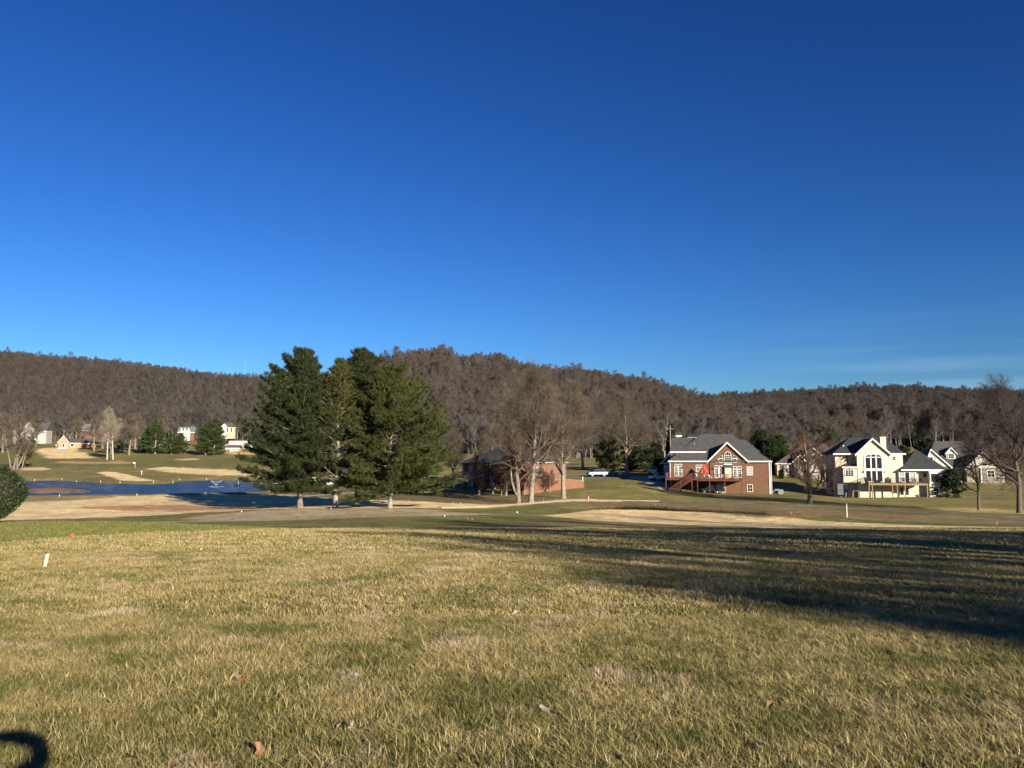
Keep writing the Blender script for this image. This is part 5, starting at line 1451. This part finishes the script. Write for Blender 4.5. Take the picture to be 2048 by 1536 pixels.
# ------------------------------------------------------------------ on and around the decks
RED = mat('red_canvas', (.55, .055, .03), .8, .12, 3, .2)
def on_house(h, x, y, z): return h.root.matrix_basis @ Vector((x, y, z))
def umbrella():
    p = on_house(hA, 6.6, -2.1, dz); t = thing('patio_umbrella', 'half closed red patio umbrella on the red deck', 'umbrella', p, R(-17))
    b = MB(); n = 14; prof_ = [(.05, 2.75), (.22, 2.45), (.42, 1.95), (.62, 1.45), (.78, 1.12)]
    vs = []; fs = []
    for k, (r_, z_) in enumerate(prof_):
        for i in range(n): q = r_ * (1 + (.22 if i % 2 else -.18) * (k / 4)); vs.append((q * math.cos(2 * math.pi * i / n), q * math.sin(2 * math.pi * i / n), z_ + (.12 if i % 2 else 0) * k / 4))
    for k in range(4): fs += [(k * n + i, k * n + (i + 1) % n, (k + 1) * n + (i + 1) % n, (k + 1) * n + i) for i in range(n)]
    fs.append(tuple(range(n)))
    b.add(vs, fs); b.build('canopy', RED, t)
    MB().tube((0, 0, 0), (0, 0, 2.8), .03, .03, 8).build('pole', WHITE, t)
    MB().lathe([(.3, 0), (.3, .06), (.08, .1), (.05, .3)], 12).build('base', BLACKM, t)
umbrella()
def table(label, p, m, r=.55):
    t = thing('patio_table', label, 'table', p)
    MB().lathe([(r, .68), (r, .72)], 16).build('table_top', m, t)
    for k in range(4): a = k * math.pi / 2 + .6; MB().bar((r * .8 * math.cos(a), r * .8 * math.sin(a), 0), (r * .5 * math.cos(a), r * .5 * math.sin(a), .68), .04).build('leg', m, t)
def chair(label, p, rz, m):
    t = thing('deck_chair', label, 'chair', p, rz)
    MB().box(-.26, .26, -.26, .26, .40, .45).build('seat', m, t)
    b = MB(); 
    b.add([(-.26, .22, .45), (.26, .22, .45), (.26, .38, 1.0), (-.26, .38, 1.0), (-.26, .26, .45), (.26, .26, .45), (.26, .42, 1.0), (-.26, .42, 1.0)], [(0, 1, 2, 3), (7, 6, 5, 4), (0, 4, 5, 1), (1, 5, 6, 2), (2, 6, 7, 3), (3, 7, 4, 0)])
    b.build('backrest', m, t)
    for a in (-.23, .23):
        for c in (-.23, .23): MB().bar((a, c, 0), (a, c, .4), .04).build('leg', m, t)
        MB().box(a - .025, a + .025, -.24, .28, .62, .66).build('armrest', m, t)
TANCH = mat('tan_resin', (.55, .46, .30), .7, .1, 3)
d2 = dz - .15
table('white round table under the red umbrella', on_house(hA, 6.9, -1.6, d2 + .15), WHITE)
chair('white chair by the umbrella on the red deck', on_house(hA, 7.8, -2.0, d2), R(60), WHITE)
chair('tan chair in front of the cream bay panel', on_house(hA, 10.8, -2.2, d2), R(150), TANCH)
chair('second tan chair, right of the one before the bay panel', on_house(hA, 11.3, -1.5, d2), R(200), TANCH)
chair('pink chair, leftmost by the bay panel', on_house(hA, 10.0, -1.9, d2), R(170), mat('pink_resin', (.6, .36, .38), .7, .1, 3))
chair('white low chair at the right end of the red deck', on_house(hA, 12.6, -2.0, d2), R(190), WHITE)
chair('white chair near the french doors on the red deck', on_house(hA, 5.4, -2.9, dz), R(20), WHITE)
def grill(label, p, rz):
    t = thing('barbecue_grill', label, 'grill', p, rz)
    MB().box(-.5, .5, -.25, .25, .1, .85).build('cabinet', BLACKM, t)
    MB().lathe([(.0, 0), (.26, .0), (.24, .14), (.12, .24), (.02, .27)], 10, (0, 0, .85)).build('lid', BLACKM, t)
    for a in (-.42, .42): MB().tube((a, -.2, .07), (a, .2, .07), .07, .07, 8).build('wheel', TYRE, t)
grill('black covered grill at the top of the red deck stairs', on_house(hA, 4.9, -1.2, dz), 0)
zB = hB.Z(860 + 772 / 7.314)
def bX(zx): return hB.X(1640 + zx / 7.314)
grill('black grill on the cream house deck, before the window wall', on_house(hB, bX(960), -1.6, zB), 0)
table('dark round table on the cream house deck', on_house(hB, bX(1280), -1.7, zB), BLACKM, .6)
for i, (a, y_, lb) in enumerate([(1180, -1.6, 'dark chair left of the table on the cream house deck'), (1350, -1.8, 'dark chair right of the table on the cream house deck'), (1420, -1.2, 'dark chair at the right end of the cream house deck'), (720, -1.8, 'dark chair at the left end of the cream house deck')]):
    chair(lb, on_house(hB, bX(a), y_, zB), i * 1.3, BLACKM)
o = thing('garden_bench', 'small brown wooden frame under the cream house deck end', 'bench', on_house(hB, bX(490), -2.2, .05), R(-12))
for a in (-.55, .55):
    for c in (-.3, .3): MB().box(a - .06, a + .06, c - .06, c + .06, 0, 1.15).build('leg', TREATED, o)
MB().box(-.62, .62, -.38, .38, 1.15, 1.22).build('top', TREATED, o)
def ac(label, p, rz):
    t = thing('air_conditioner', label, 'air conditioner', p, rz)
    MB().box(-.45, .45, -.4, .4, 0, .85).build('casing', GREYM, t)
    b = MB()
    for k in range(9): b.box(-.42, .42, -.412, -.402, .08 + k * .085, .11 + k * .085)
    b.build('grille', BLACKM, t); MB().lathe([(.34, .851), (.34, .90)], 14).build('fan_guard', BLACKM, t)
pA = on_house(hA, hA.X(1552), 2.0, 0); ac('grey air conditioner at the right corner of the brick house', Vector((pA.x, pA.y, Hs(pA.x, pA.y))), R(-17))
pA = on_house(hA, hA.X(1546), 3.4, 0); ac('second grey air conditioner behind the first one', Vector((pA.x, pA.y, Hs(pA.x, pA.y))), R(-17))

# ------------------------------------------------------------------ golf course furniture
YEL = mat('yellow_paint', (.72, .60, .16), .7, .12, 6)
YELP = mat('pale_yellow_paint', (.80, .70, .32), .7, .10, 8)
ORED = mat('orange_red_paint', (.55, .10, .04), .6, .1, 6)
BLUE = mat('blue_paint', (.05, .30, .50), .5, .1, 6)
ORD = ['first', 'second', 'third', 'fourth', 'fifth', 'sixth', 'seventh', 'eighth', 'ninth', 'tenth', 'eleventh', 'twelfth']
def stake(name, label, p, h, wd, m, tilt=(0, 0), group=None, cap=None):
    b = MB(); b.add([(-wd / 2, -wd / 5, -.12), (wd / 2, -wd / 5, -.12), (wd / 2, wd / 5, -.12), (-wd / 2, wd / 5, -.12), (-wd / 2, -wd / 5, h - .02), (wd / 2, -wd / 5, h), (wd / 2, wd / 5, h), (-wd / 2, wd / 5, h - .02)], [(3, 2, 1, 0), (4, 5, 6, 7), (0, 1, 5, 4), (1, 2, 6, 5), (2, 3, 7, 6), (3, 0, 4, 7)])
    o = b.build(name, m, None, loc=p); o.rotation_euler = (tilt[0], tilt[1], .2)
    return tag(o, label, 'stake', group)
stake('yellow_stake', 'pale yellow wooden stake standing in the near lawn at left', ground(89, 1137), .31, .055, YELP, (0, R(9)))
far = [(69, 961.5), (124, 960), (153, 964), (201, 964.5), (240, 966), (307, 966), (346, 965), (359, 961), (413, 959.5)]
for i, (a, b_) in enumerate(far):
    stake('yellow_stake', '%s yellow stake from the left on the far pond bank' % ORD[i], ground(a, b_, 200), .5, .11, YEL, (0, 0), 'yellow stakes round the pond')
for i, (a, b_) in enumerate([(119, 993), (274, 991.5), (411, 988.5), (538, 983.5), (571, 981)]):
    stake('yellow_stake', '%s yellow stake from the left on the near pond bank' % ORD[i], ground(a, b_, 100), .38, .08, YEL, (0, 0), 'yellow stakes round the pond')
reds = [(818, 1003), (1048, 1005), (1087, 1001), (1177, 1006), (1228, 1007), (1310, 1013), (1582, 1029), (1994, 1050)]
for i, (a, b_) in enumerate(reds):
    stake('red_stake', '%s red stake from the left along the brown ditch bank' % ORD[i], ground(a, b_, 70), .32, .05, ORED, (0, 0), 'red stakes along the ditch')
def cone_post(name, label, p, h, r, m1, m2):
    t = thing(name, label, 'post', p)
    MB().tube((0, 0, -.1), (0, 0, h * .82), r, r, 10).build('post', m1, t)
    MB().lathe([(r * 1.08, 0), (r * 1.08, h * .16), (r * .5, h * .2)], 10, (0, 0, h * .80)).build('cap', m2, t)
cone_post('yardage_post', 'white post with pale blue cap beyond the pale green', ground(1694, 1035, 60), 1.42, .047, WHITE, CB)
cone_post('yardage_post', 'short white post beyond the pond near the flag', ground(283, 949, 200), 1.4, .14, WHITE, CB)
cone_post('marker_post', 'orange and white marker post at the sandy path junction', ground(1177, 1001, 90), .62, .07, mat('orange_paint', (.75, .30, .12), .6, .1, 6), WHITE)
def flag(label, p, h):
    t = thing('flagstick', label, 'flag', p)
    MB().tube((0, 0, -.2), (0, 0, h), .05, .04, 8).build('pole', WHITE, t)
    MB().add([(0, 0, h), (-.9, .06, h - .05), (-.85, -.05, h - .55), (0, 0, h - .6), (0, .02, h), (-.9, .08, h - .05), (-.85, -.03, h - .55), (0, .02, h - .6)], [(0, 1, 2, 3), (7, 6, 5, 4), (0, 4, 5, 1), (2, 1, 5, 6), (3, 2, 6, 7)]).build('flag_cloth', WHITE, t)
flag('white flag on a thin stick on the green beyond the pond', ground(270, 935.5, 200), 2.3)
flag('small flagstick on the slope before the low brick house', ground(113, 896.5, 200), 2.4)
def tee_marker(label, p, r, m):
    r *= .75; b = MB(); b.lathe([(r * .45, -.02), (r * .92, r * .35), (r, r * .8), (r * .85, r * 1.4), (r * .4, r * 1.8), (.005, r * 1.9)], 12)
    o = b.build('tee_marker', m, None, True, loc=p); tag(o, label, 'tee marker')
tee_marker('pale blue tee marker at the front edge of the tee', ground(889, 1033), .11, CB)
tee_marker('blue and white tee marker below the leafless maple', ground(1034, 1026), .13, mat('teal_paint', (.25, .45, .5), .4, .35, 9, 0, (.7, .75, .75)))
tee_marker('orange-red tee marker, left one of the close pair', ground(935, 1038), .085, ORED)
tee_marker('orange-red tee marker, right one of the close pair', ground(944, 1039.5), .09, ORED)
tee_marker('white tee marker at the left end of the grey tee', ground(483, 1024), .10, WHITE)
tee_marker('white tee marker at the foot of the thin pine', ground(662, 1018), .12, WHITE)
tee_marker('white marker on the brown strip right of the bushy pine', ground(921, 1007), .10, WHITE)
tee_marker('small white marker left of the shaded porch yard', ground(905, 1006.5), .08, WHITE)
# orange wire flag on the lawn
t = thing('marker_flag', 'small bright orange marker flag crumpled on the green lawn strip', 'flag', ground(144, 1076))
MB().tube((0, 0, -.05), (.03, 0, .16), .006, .006, 6).build('wire', GREYM, t)
MB().add([(-.06, 0, .02), (.05, .03, .03), (.09, -.02, .10), (.03, .04, .15), (-.07, -.03, .11), (0, -.07, .07)], [(0, 1, 5), (1, 2, 5), (2, 3, 5), (3, 4, 5), (4, 0, 5), (0, 4, 3, 2, 1)]).build('flag_cloth', ORED, t)
# fountain and aerator box on the pond
fx_, fy_ = on_plane(432, 973.5, POND_Z)
t = thing('fountain', 'small white spray fountain on the pond', 'fountain', (fx_, fy_, POND_Z))
MB().lathe([(.5, -.2), (.5, .12), (.2, .2)], 12).build('float', BLACKM, t)
rng = np.random.RandomState(4); NJ = 380
az = rng.rand(NJ) * 6.28; f = rng.rand(NJ); rr = f ** .8 * (1.25 + .15 * rng.rand(NJ)); 
P = np.stack([rr * np.cos(az), rr * np.sin(az), .15 + 1.5 * f ** .7 - .25 * f ** 4 + rng.normal(0, .04, NJ)], 1)
D = np.stack([np.cos(az) * .9, np.sin(az) * .9, np.full(NJ, .9)], 1) + rng.normal(0, .2, (NJ, 3))
SPRAY = mat('water_spray', (.80, .84, .88), .4, .03, 3)
o = link('spray', join_mesh('spray', [blades_arrays(P, D, .16 * rng.uniform(.6, 1.4, NJ), np.full(NJ, .016), rng)], SPRAY), t); o['kind'] = 'stuff'
MB().lathe([(1.75, .015), (1.8, .03), (1.95, .025), (2.0, .01)], 28).build('ripple_ring', SPRAY, t)
fx_, fy_ = on_plane(474, 972, POND_Z)
t = thing('aerator_float', 'dark floating pump box with small pole on the pond', 'float', (fx_, fy_, POND_Z))
MB().box(-.75, .75, -.5, .5, -.15, .32).build('casing', BLACKM, t); MB().box(-.5, .5, -.35, .35, .32, .42).build('lid', BLACKM, t)
MB().tube((.35, 0, .42), (.35, 0, 1.15), .04, .04, 6).build('pole', WHITE, t)

# utility poles
def pole(label, base, h, tilt, arm=True):
    t = thing('utility_pole', label, 'pole', base); t.rotation_euler = (0, tilt, 0)
    MB().tube((0, 0, -1), (0, 0, h), .22, .15, 8).build('pole', BARKL, t)
    if arm: MB().box(-1.2, 1.2, -.08, .08, h - 1.2, h - 1.0).build('crossarm', BARK, t)
pole('tall pale utility pole beside the low brick house', gv((127 - CX) / FPX * 545, 545), 12.0, R(5))
pole('leaning pale pole right of the tall utility pole', gv((140 - CX) / FPX * 560, 560, 4), 6.5, R(20), False)
pole('thin utility pole rising behind the brick house', Vector(((1340 - CX) / FPX * 250, 250, Hs((1340 - CX) / FPX * 250, 250))), 12.2, 0)
# radio mast on the far ridge
p = at(490, 745, 800); t = thing('radio_mast', 'hair-thin radio mast on the far ridge left of the pines', 'mast', p)
MB().tube((0, 0, -20), (0, 0, 11), .12, .08, 6).build('mast', GREYM, t)

# rushes along the ditch, coloured near black to carry the shade behind them
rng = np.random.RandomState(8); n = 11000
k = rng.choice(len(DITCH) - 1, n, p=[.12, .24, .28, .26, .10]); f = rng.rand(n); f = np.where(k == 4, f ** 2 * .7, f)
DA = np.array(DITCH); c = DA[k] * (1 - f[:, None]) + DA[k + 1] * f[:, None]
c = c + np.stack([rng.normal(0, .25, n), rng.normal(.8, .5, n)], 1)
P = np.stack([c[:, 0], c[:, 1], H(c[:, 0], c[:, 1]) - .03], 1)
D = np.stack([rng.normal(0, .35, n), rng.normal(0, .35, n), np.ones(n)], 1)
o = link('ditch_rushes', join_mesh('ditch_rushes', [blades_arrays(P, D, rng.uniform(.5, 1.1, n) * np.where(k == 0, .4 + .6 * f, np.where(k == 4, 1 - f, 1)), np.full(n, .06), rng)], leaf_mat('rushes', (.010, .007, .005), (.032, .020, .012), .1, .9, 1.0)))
tag(o, 'brown rushes with shade darkened into their colour along the ditch behind the pale green', 'rushes', kind='stuff')

# ------------------------------------------------------------------ trees standing outside the right edge, seen only by their shadows
shA = bare_meshes('roadside_oak', BARKL, TWIG, .012, seed=101, h=18, r0=.5, clear=.25, wide=.42, levels=3, kids=(2, 2, 2, 0), nseg=(9, 7, 5, 4, 3), upright=.5)
shB = bare_meshes('roadside_oak_b', BARKL, TWIG, .014, seed=103, h=18, r0=.5, clear=.2, wide=.50, levels=4, kids=(3, 2, 2, 1), nseg=(9, 7, 5, 4, 3), upright=.5)
shade = [(30, -6, 1.0, shB), (40, 3, 1.05, shB), (47, 10, 1.1, shA), (37, -13, 1.05, shA), (58, 15, 1.1, shA), (22, -15, .52, shB), (33, 0, .9, shA), (29, -17, .85, shB), (19, -12, .45, shB), (44, -8, 1.0, shB)]
for i, (x_, y_, s, m_) in enumerate(shade):
    put_tree('bare_oak', '%s leafless oak outside the right edge whose long shadow streaks the lawn' % ORD[i], m_, gv(x_, y_), s, i * 1.7, 'oaks outside the right edge')

# ------------------------------------------------------------------ lawn grass
def tuft(seed, n, hgt, wid, rad, lean=.55):
    rng = np.random.RandomState(seed)
    V = []; F = []; T = []
    for i in range(n):
        a = rng.rand() * 6.28; r_ = rad * math.sqrt(rng.rand()); p = np.array((r_ * math.cos(a), r_ * math.sin(a), -.006))
        b = rng.rand() * 6.28; hh = hgt * rng.uniform(.55, 1.25); ln = lean * rng.uniform(.2, 1.6) * hh
        d = np.array((math.cos(b), math.sin(b), 0)); s = np.array((-d[1], d[0], 0)) * wid * rng.uniform(.7, 1.3) / 2
        m1_ = p + d * ln * .30 + np.array((0, 0, hh * .58)); tip = p + d * ln + np.array((0, 0, hh * rng.uniform(.80, 1.0)))
        k = len(V); V += [p - s, p + s, m1_ + s * .8, m1_ - s * .8, tip]
        F += [(k, k + 1, k + 2), (k, k + 2, k + 3), (k + 3, k + 2, k + 4)]; T += [rng.rand()] * 5
    me = np_mesh('grass_tuft', np.array(V), np.array(F))
    me.attributes.new('tone', 'FLOAT', 'POINT').data.foreach_set('value', np.array(T, np.float32))
    return me

def grass_mat():
    m = bpy.data.materials.new('lawn_grass'); m.use_nodes = True
    t = m.node_tree; b = t.nodes['Principled BSDF']; out = t.nodes['Material Output']
    b.inputs['Roughness'].default_value = .65; b.inputs['Specular IOR Level'].default_value = .25
    g = t.nodes.new('ShaderNodeNewGeometry'); oi = t.nodes.new('ShaderNodeObjectInfo')
    def noise(s, d=4):
        n = t.nodes.new('ShaderNodeTexNoise'); n.inputs['Scale'].default_value = s; n.inputs['Detail'].default_value = d; n.inputs['Roughness'].default_value = .6
        t.links.new(g.outputs['Position'], n.inputs['Vector']); return n.outputs[0]
    def mr(x, a, b_, c=0, d=1):
        r = t.nodes.new('ShaderNodeMapRange'); r.inputs[1].default_value = a; r.inputs[2].default_value = b_; r.inputs[3].default_value = c; r.inputs[4].default_value = d
        t.links.new(x, r.inputs[0]); return r.outputs[0]
    def math_(op, x, y):
        q = t.nodes.new('ShaderNodeMath'); q.operation = op; q.use_clamp = True
        for i, v_ in enumerate((x, y)):
            if isinstance(v_, (int, float)): q.inputs[i].default_value = v_
            else: t.links.new(v_, q.inputs[i])
        return q.outputs[0]
    def mix(f_, a, b_):
        q = t.nodes.new('ShaderNodeMixRGB')
        t.links.new(f_, q.inputs['Fac'])
        for i, v_ in (('Color1', a), ('Color2', b_)):
            if isinstance(v_, tuple): q.inputs[i].default_value = (*v_, 1)
            else: t.links.new(v_, q.inputs[i])
        return q.outputs[0]
    patch = mr(noise(.95, 6), .34, .68)
    at_ = t.nodes.new('ShaderNodeAttribute'); at_.attribute_name = 'tone'
    rnd = math_('ADD', math_('MULTIPLY', oi.outputs['Random'], .35), math_('MULTIPLY', at_.outputs['Fac'], .65))
    fac = math_('ADD', math_('MULTIPLY', patch, .50), math_('MULTIPLY', rnd, .62))
    green = mix(rnd, (.085, .096, .024), (.165, .160, .046))
    straw = mix(rnd, (.23, .178, .072), (.47, .38, .18))
    sy = t.nodes.new('ShaderNodeSeparateXYZ'); t.links.new(g.outputs['Position'], sy.inputs[0])
    fac = math_('ADD', fac, mr(sy.outputs['Y'], 4.0, 14.0, -.03, .06))
    c = mix(mr(fac, .38, .70), green, straw)
    bleach = mr(noise(.85, 6), .57, .66)
    c = mix(math_('MULTIPLY', bleach, .75), c, (.48, .37, .25))
    # greener strip along the far left of the lawn
    (xa, ya, _), (xb, yb, _) = ground(60, 1082), ground(800, 1053)
    kk = (yb - ya) / (xb - xa)
    sp_ = t.nodes.new('ShaderNodeSeparateXYZ'); t.links.new(g.outputs['Position'], sp_.inputs[0])
    q = t.nodes.new('ShaderNodeMath'); q.operation = 'MULTIPLY_ADD'; q.inputs[1].default_value = -kk; t.links.new(sp_.outputs['X'], q.inputs[0]); t.links.new(sp_.outputs['Y'], q.inputs[2])
    q2 = t.nodes.new('ShaderNodeMath'); q2.operation = 'MULTIPLY_ADD'; q2.inputs[1].default_value = 9.0; t.links.new(noise(.3, 3), q2.inputs[0]); t.links.new(q.outputs[0], q2.inputs[2])
    far_ = mr(q2.outputs[0], ya - kk * xa + 3.4, ya - kk * xa + 5.6)
    c = mix(math_('MULTIPLY', far_, .85), c, mix(rnd, (.085, .105, .025), (.17, .17, .05)))
    t.links.new(c, b.inputs['Base Color'])
    tr = t.nodes.new('ShaderNodeBsdfTranslucent'); t.links.new(c, tr.inputs['Color'])
    ms = t.nodes.new('ShaderNodeMixShader'); ms.inputs[0].default_value = .14
    t.links.new(b.outputs[0], ms.inputs[1]); t.links.new(tr.outputs[0], ms.inputs[2]); t.links.new(ms.outputs[0], out.inputs[0])
    return m
GM = grass_mat()
def lawn_field(name, label, y0, y1, dens, tufts, sc, seed):
    rng = np.random.RandomState(seed)
    n = int(dens * (.80 * (y1 ** 2 - y0 ** 2) + 5.0 * (y1 - y0)))
    y = np.sqrt(rng.rand(n) * (y1 ** 2 - y0 ** 2) + y0 ** 2)
    x = rng.uniform(-1, 1, n) * (.80 * y + 2.5)
    thin = fbm(x * .8, y * .8, 2)
    keep = rng.rand(n) < np.clip(.86 + .5 * thin, .35, 1)
    x, y = x[keep], y[keep]; n = len(x)
    s = sc * rng.uniform(.7, 1.25, n) * (1 + .28 * fbm(x * .5 + 9, y * .5, 2))
    rot = np.stack([rng.normal(0, .16, n), rng.normal(0, .16, n), rng.rand(n) * 6.28], 1)
    me_ = tufts
    return instancer(name, np.stack([x, y, H(x, y)], 1), rot, np.stack([s, s, s * rng.uniform(.75, 1.25, n)], 1), rng.randint(0, len(tufts), n), me_, label, 'grass')
def tufts(k, **kw):
    out = [tuft(500 + i, **kw) for i in range(k)]
    for q in out: q.materials.append(GM)
    return out
lawn_field('lawn_grass', 'long dry winter grass blades nearest the camera', 2.2, 9.5, 720, tufts(11, n=24, hgt=.052, wid=.0040, rad=.065, lean=1.35), 1.0, 1)
lawn_field('lawn_grass', 'dry winter grass across the middle of the lawn', 9.5, 21, 240, tufts(8, n=22, hgt=.052, wid=.0070, rad=.095, lean=1.2), 1.0, 2)
lawn_field('lawn_grass', 'dry winter grass at the far end of the lawn', 21, 48, 68, tufts(6, n=22, hgt=.054, wid=.015, rad=.17, lean=1.0), 1.0, 3)

# fallen leaves
LEAFC = [mat('dead_leaf_%d' % k, c, .8, .25, 20, .2) for k, c in enumerate([(.20, .11, .06), (.26, .20, .14), (.28, .245, .20), (.26, .09, .035), (.12, .075, .05)])]
def leaf_mesh(seed):
    r_ = random.Random(seed); b = MB(); n = 9
    rim = []
    for i in range(n):
        a = 2 * math.pi * i / n; q = (1.0 if i % 2 == 0 else .62) * r_.uniform(.8, 1.15)
        rim.append((q * math.cos(a) * 1.35, q * math.sin(a) * .75, .35 * abs(math.sin(a)) + r_.uniform(-.08, .25)))
    vs = [(0, 0, 0)] + rim + [(0, 0, -.03)] + [(x, y, z - .03) for x, y, z in rim]
    fs = [(0, i + 1, (i + 1) % n + 1) for i in range(n)] + [(n + 1, (i + 1) % n + n + 2, i + n + 2) for i in range(n)]
    vs.append((-2.0, .05, .05)); fs.append((0, 1 + n // 2, len(vs) - 1))
    return b.add(vs, fs).mesh('leaf_shape')
LM = [leaf_mesh(k) for k in range(5)]
spots = [(220, 1127), (334, 1089), (369, 1086), (578, 1112), (535, 1134), (383, 1174), (515, 1193), (331, 1218), (240, 1258), (380, 1305), (283, 1327), (36, 1275), (475, 1366), (490, 1368), (708, 1362), (680, 1466), (705, 1466), (520, 1520), (262, 1528), (818, 1305), (787, 1212), (943, 1192), (1030, 1232), (1237, 1249), (1280, 1249), (1090, 1432), (1155, 1130),
         (1518, 1505), (1540, 1425), (1428, 1293), (1660, 1208), (1690, 1210), (1728, 1190), (1787, 1188), (1880, 1258), (1940, 1240), (1925, 1230), (1950, 1248), (1985, 1250), (2025, 1183), (1955, 1186), (1500, 1226), (1815, 1160), (1672, 1178), (1700, 1175), (2000, 1294), (1560, 1136), (1575, 1110)]
rr_ = random.Random(6)
for i, (a, b_) in enumerate(spots):
    p = ground(a, b_); o = link('fallen_leaf', LM[i % 5].copy())
    o.data.materials.clear(); ci = rr_.choice([0, 0, 1, 1, 2, 3, 4]); o.data.materials.append(LEAFC[ci])
    s = rr_.uniform(.024, .040) * (1 + p.y / 22); o.scale = (s,) * 3; o.location = p + Vector((0, 0, .035)); o.rotation_euler = (rr_.gauss(0, .5), rr_.gauss(0, .5), rr_.random() * 6.28)
    tone = {0: 'brown', 1: 'tan', 2: 'pale grey', 3: 'rusty red', 4: 'dark brown'}[ci]
    far_ = 'far part' if b_ < 1150 else 'middle' if b_ < 1330 else 'near edge'
    sd_w = 'left' if a < 560 else 'centre' if a < 1350 else 'right'
    tag(o, 'curled %s fallen leaf in the grass at the %s %s of the lawn' % (tone, sd_w, far_), 'leaf', 'fallen leaves scattered on the lawn')
p = ground(1808, 1224); o = link('fallen_leaf', LM[2].copy()); o.data.materials.append(mat('orange_leaf', (.50, .22, .05), .8, .2, 20)); o.scale = (.09,) * 3; o.location = p + Vector((0, 0, .06)); o.rotation_euler = (.5, .2, 1)
tag(o, 'single orange fallen leaf in the shade of the lawn at right', 'leaf', 'fallen leaves scattered on the lawn')

# ------------------------------------------------------------------ the photographer, just behind the camera; only the shadow of a raised arm reaches the picture
def person():
    J = {'pelvis': (-.12, -.42, .95, .15), 'waist': (-.12, -.42, 1.10, .14), 'chest': (-.12, -.42, 1.32, .155), 'neck': (-.12, -.42, 1.50, .06), 'head': (-.12, -.40, 1.62, .095), 'crown': (-.12, -.41, 1.75, .075),
         'sh_r': (.09, -.40, 1.45, .062), 'el_r': (.545, -.17, 1.54, .058), 'fo_r': (.50, -.09, 1.62, .056), 'fa_r': (.34, -.07, 1.645, .050), 'wr_r': (.14, -.08, 1.635, .033), 'ha_r': (.07, -.08, 1.60, .035),
         'sh_l': (-.33, -.42, 1.43, .065), 'el_l': (-.42, -.22, 1.25, .05), 'wr_l': (-.12, -.12, 1.52, .033), 'ha_l': (-.09, -.09, 1.55, .035),
         'hip_r': (-.02, -.42, .90, .10), 'kn_r': (-.01, -.40, .50, .065), 'an_r': (0, -.43, .09, .045), 'to_r': (.02, -.25, .03, .04),
         'hip_l': (-.22, -.42, .90, .10), 'kn_l': (-.24, -.40, .50, .065), 'an_l': (-.25, -.43, .09, .045), 'to_l': (-.27, -.25, .03, .04)}
    SHIFT = {'wr_r': 0, 'ha_r': 0, 'el_r': -.02, 'fo_r': -.02, 'fa_r': -.01, 'wr_l': 0, 'ha_l': 0, 'el_l': .15}
    J = {n: (v[0] + SHIFT.get(n, .26), *v[1:]) for n, v in J.items()}
    E = [('pelvis', 'waist'), ('waist', 'chest'), ('chest', 'neck'), ('neck', 'head'), ('head', 'crown'), ('chest', 'sh_r'), ('sh_r', 'el_r'), ('el_r', 'fo_r'), ('fo_r', 'fa_r'), ('fa_r', 'wr_r'), ('wr_r', 'ha_r'), ('chest', 'sh_l'), ('sh_l', 'el_l'), ('el_l', 'wr_l'), ('wr_l', 'ha_l'),
         ('pelvis', 'hip_r'), ('hip_r', 'kn_r'), ('kn_r', 'an_r'), ('an_r', 'to_r'), ('pelvis', 'hip_l'), ('hip_l', 'kn_l'), ('kn_l', 'an_l'), ('an_l', 'to_l')]
    # fingers closed round the edges of the phone
    for sd, hx, dx in (('r', .07, -.012), ('l', -.09, .012)):
        hz = J['ha_' + sd][2]
        for k in range(4):
            a, b_ = 'f%s%d' % (sd, k), 'g%s%d' % (sd, k)
            J[a] = (hx + dx * (1 + .3 * k), -.055, hz + .03 - .02 * k, .009); J[b_] = (hx + dx * 2.6, -.048, hz + .032 - .021 * k, .008); E += [('ha_' + sd, a), (a, b_)]
        J['t' + sd] = (hx + dx * 2, -.115, hz + .015, .010); E.append(('ha_' + sd, 't' + sd))
    names = list(J); me = bpy.data.meshes.new('person')
    me.from_pydata([J[n][:3] for n in names], [(names.index(a), names.index(b_)) for a, b_ in E], [])
    o = link('person', me)
    md = o.modifiers.new('skin', 'SKIN'); md.use_smooth_shade = True
    for i, nm in enumerate(names):
        o.data.skin_vertices[0].data[i].radius = (J[nm][3],) * 2
    o.data.skin_vertices[0].data[0].use_root = True
    sb = o.modifiers.new('round', 'SUBSURF'); sb.levels = 1; sb.render_levels = 2
    o.data.materials.append(mat('dark_jacket', (.03, .035, .05), .9, .1, 4))
    tag(o, 'person in dark clothes holding up a phone, seen only as a shadow', 'person')
    ph = thing('phone', 'phone held up by the photographer, out of the picture', 'phone', (-.01, -.075, 1.585))
    MB().box(-.075, .075, -.004, .004, -.036, .036).build('body', BLACKM, ph); MB().box(-.07, .07, -.0055, -.0042, -.032, .032).build('screen', GLASS, ph)
person()
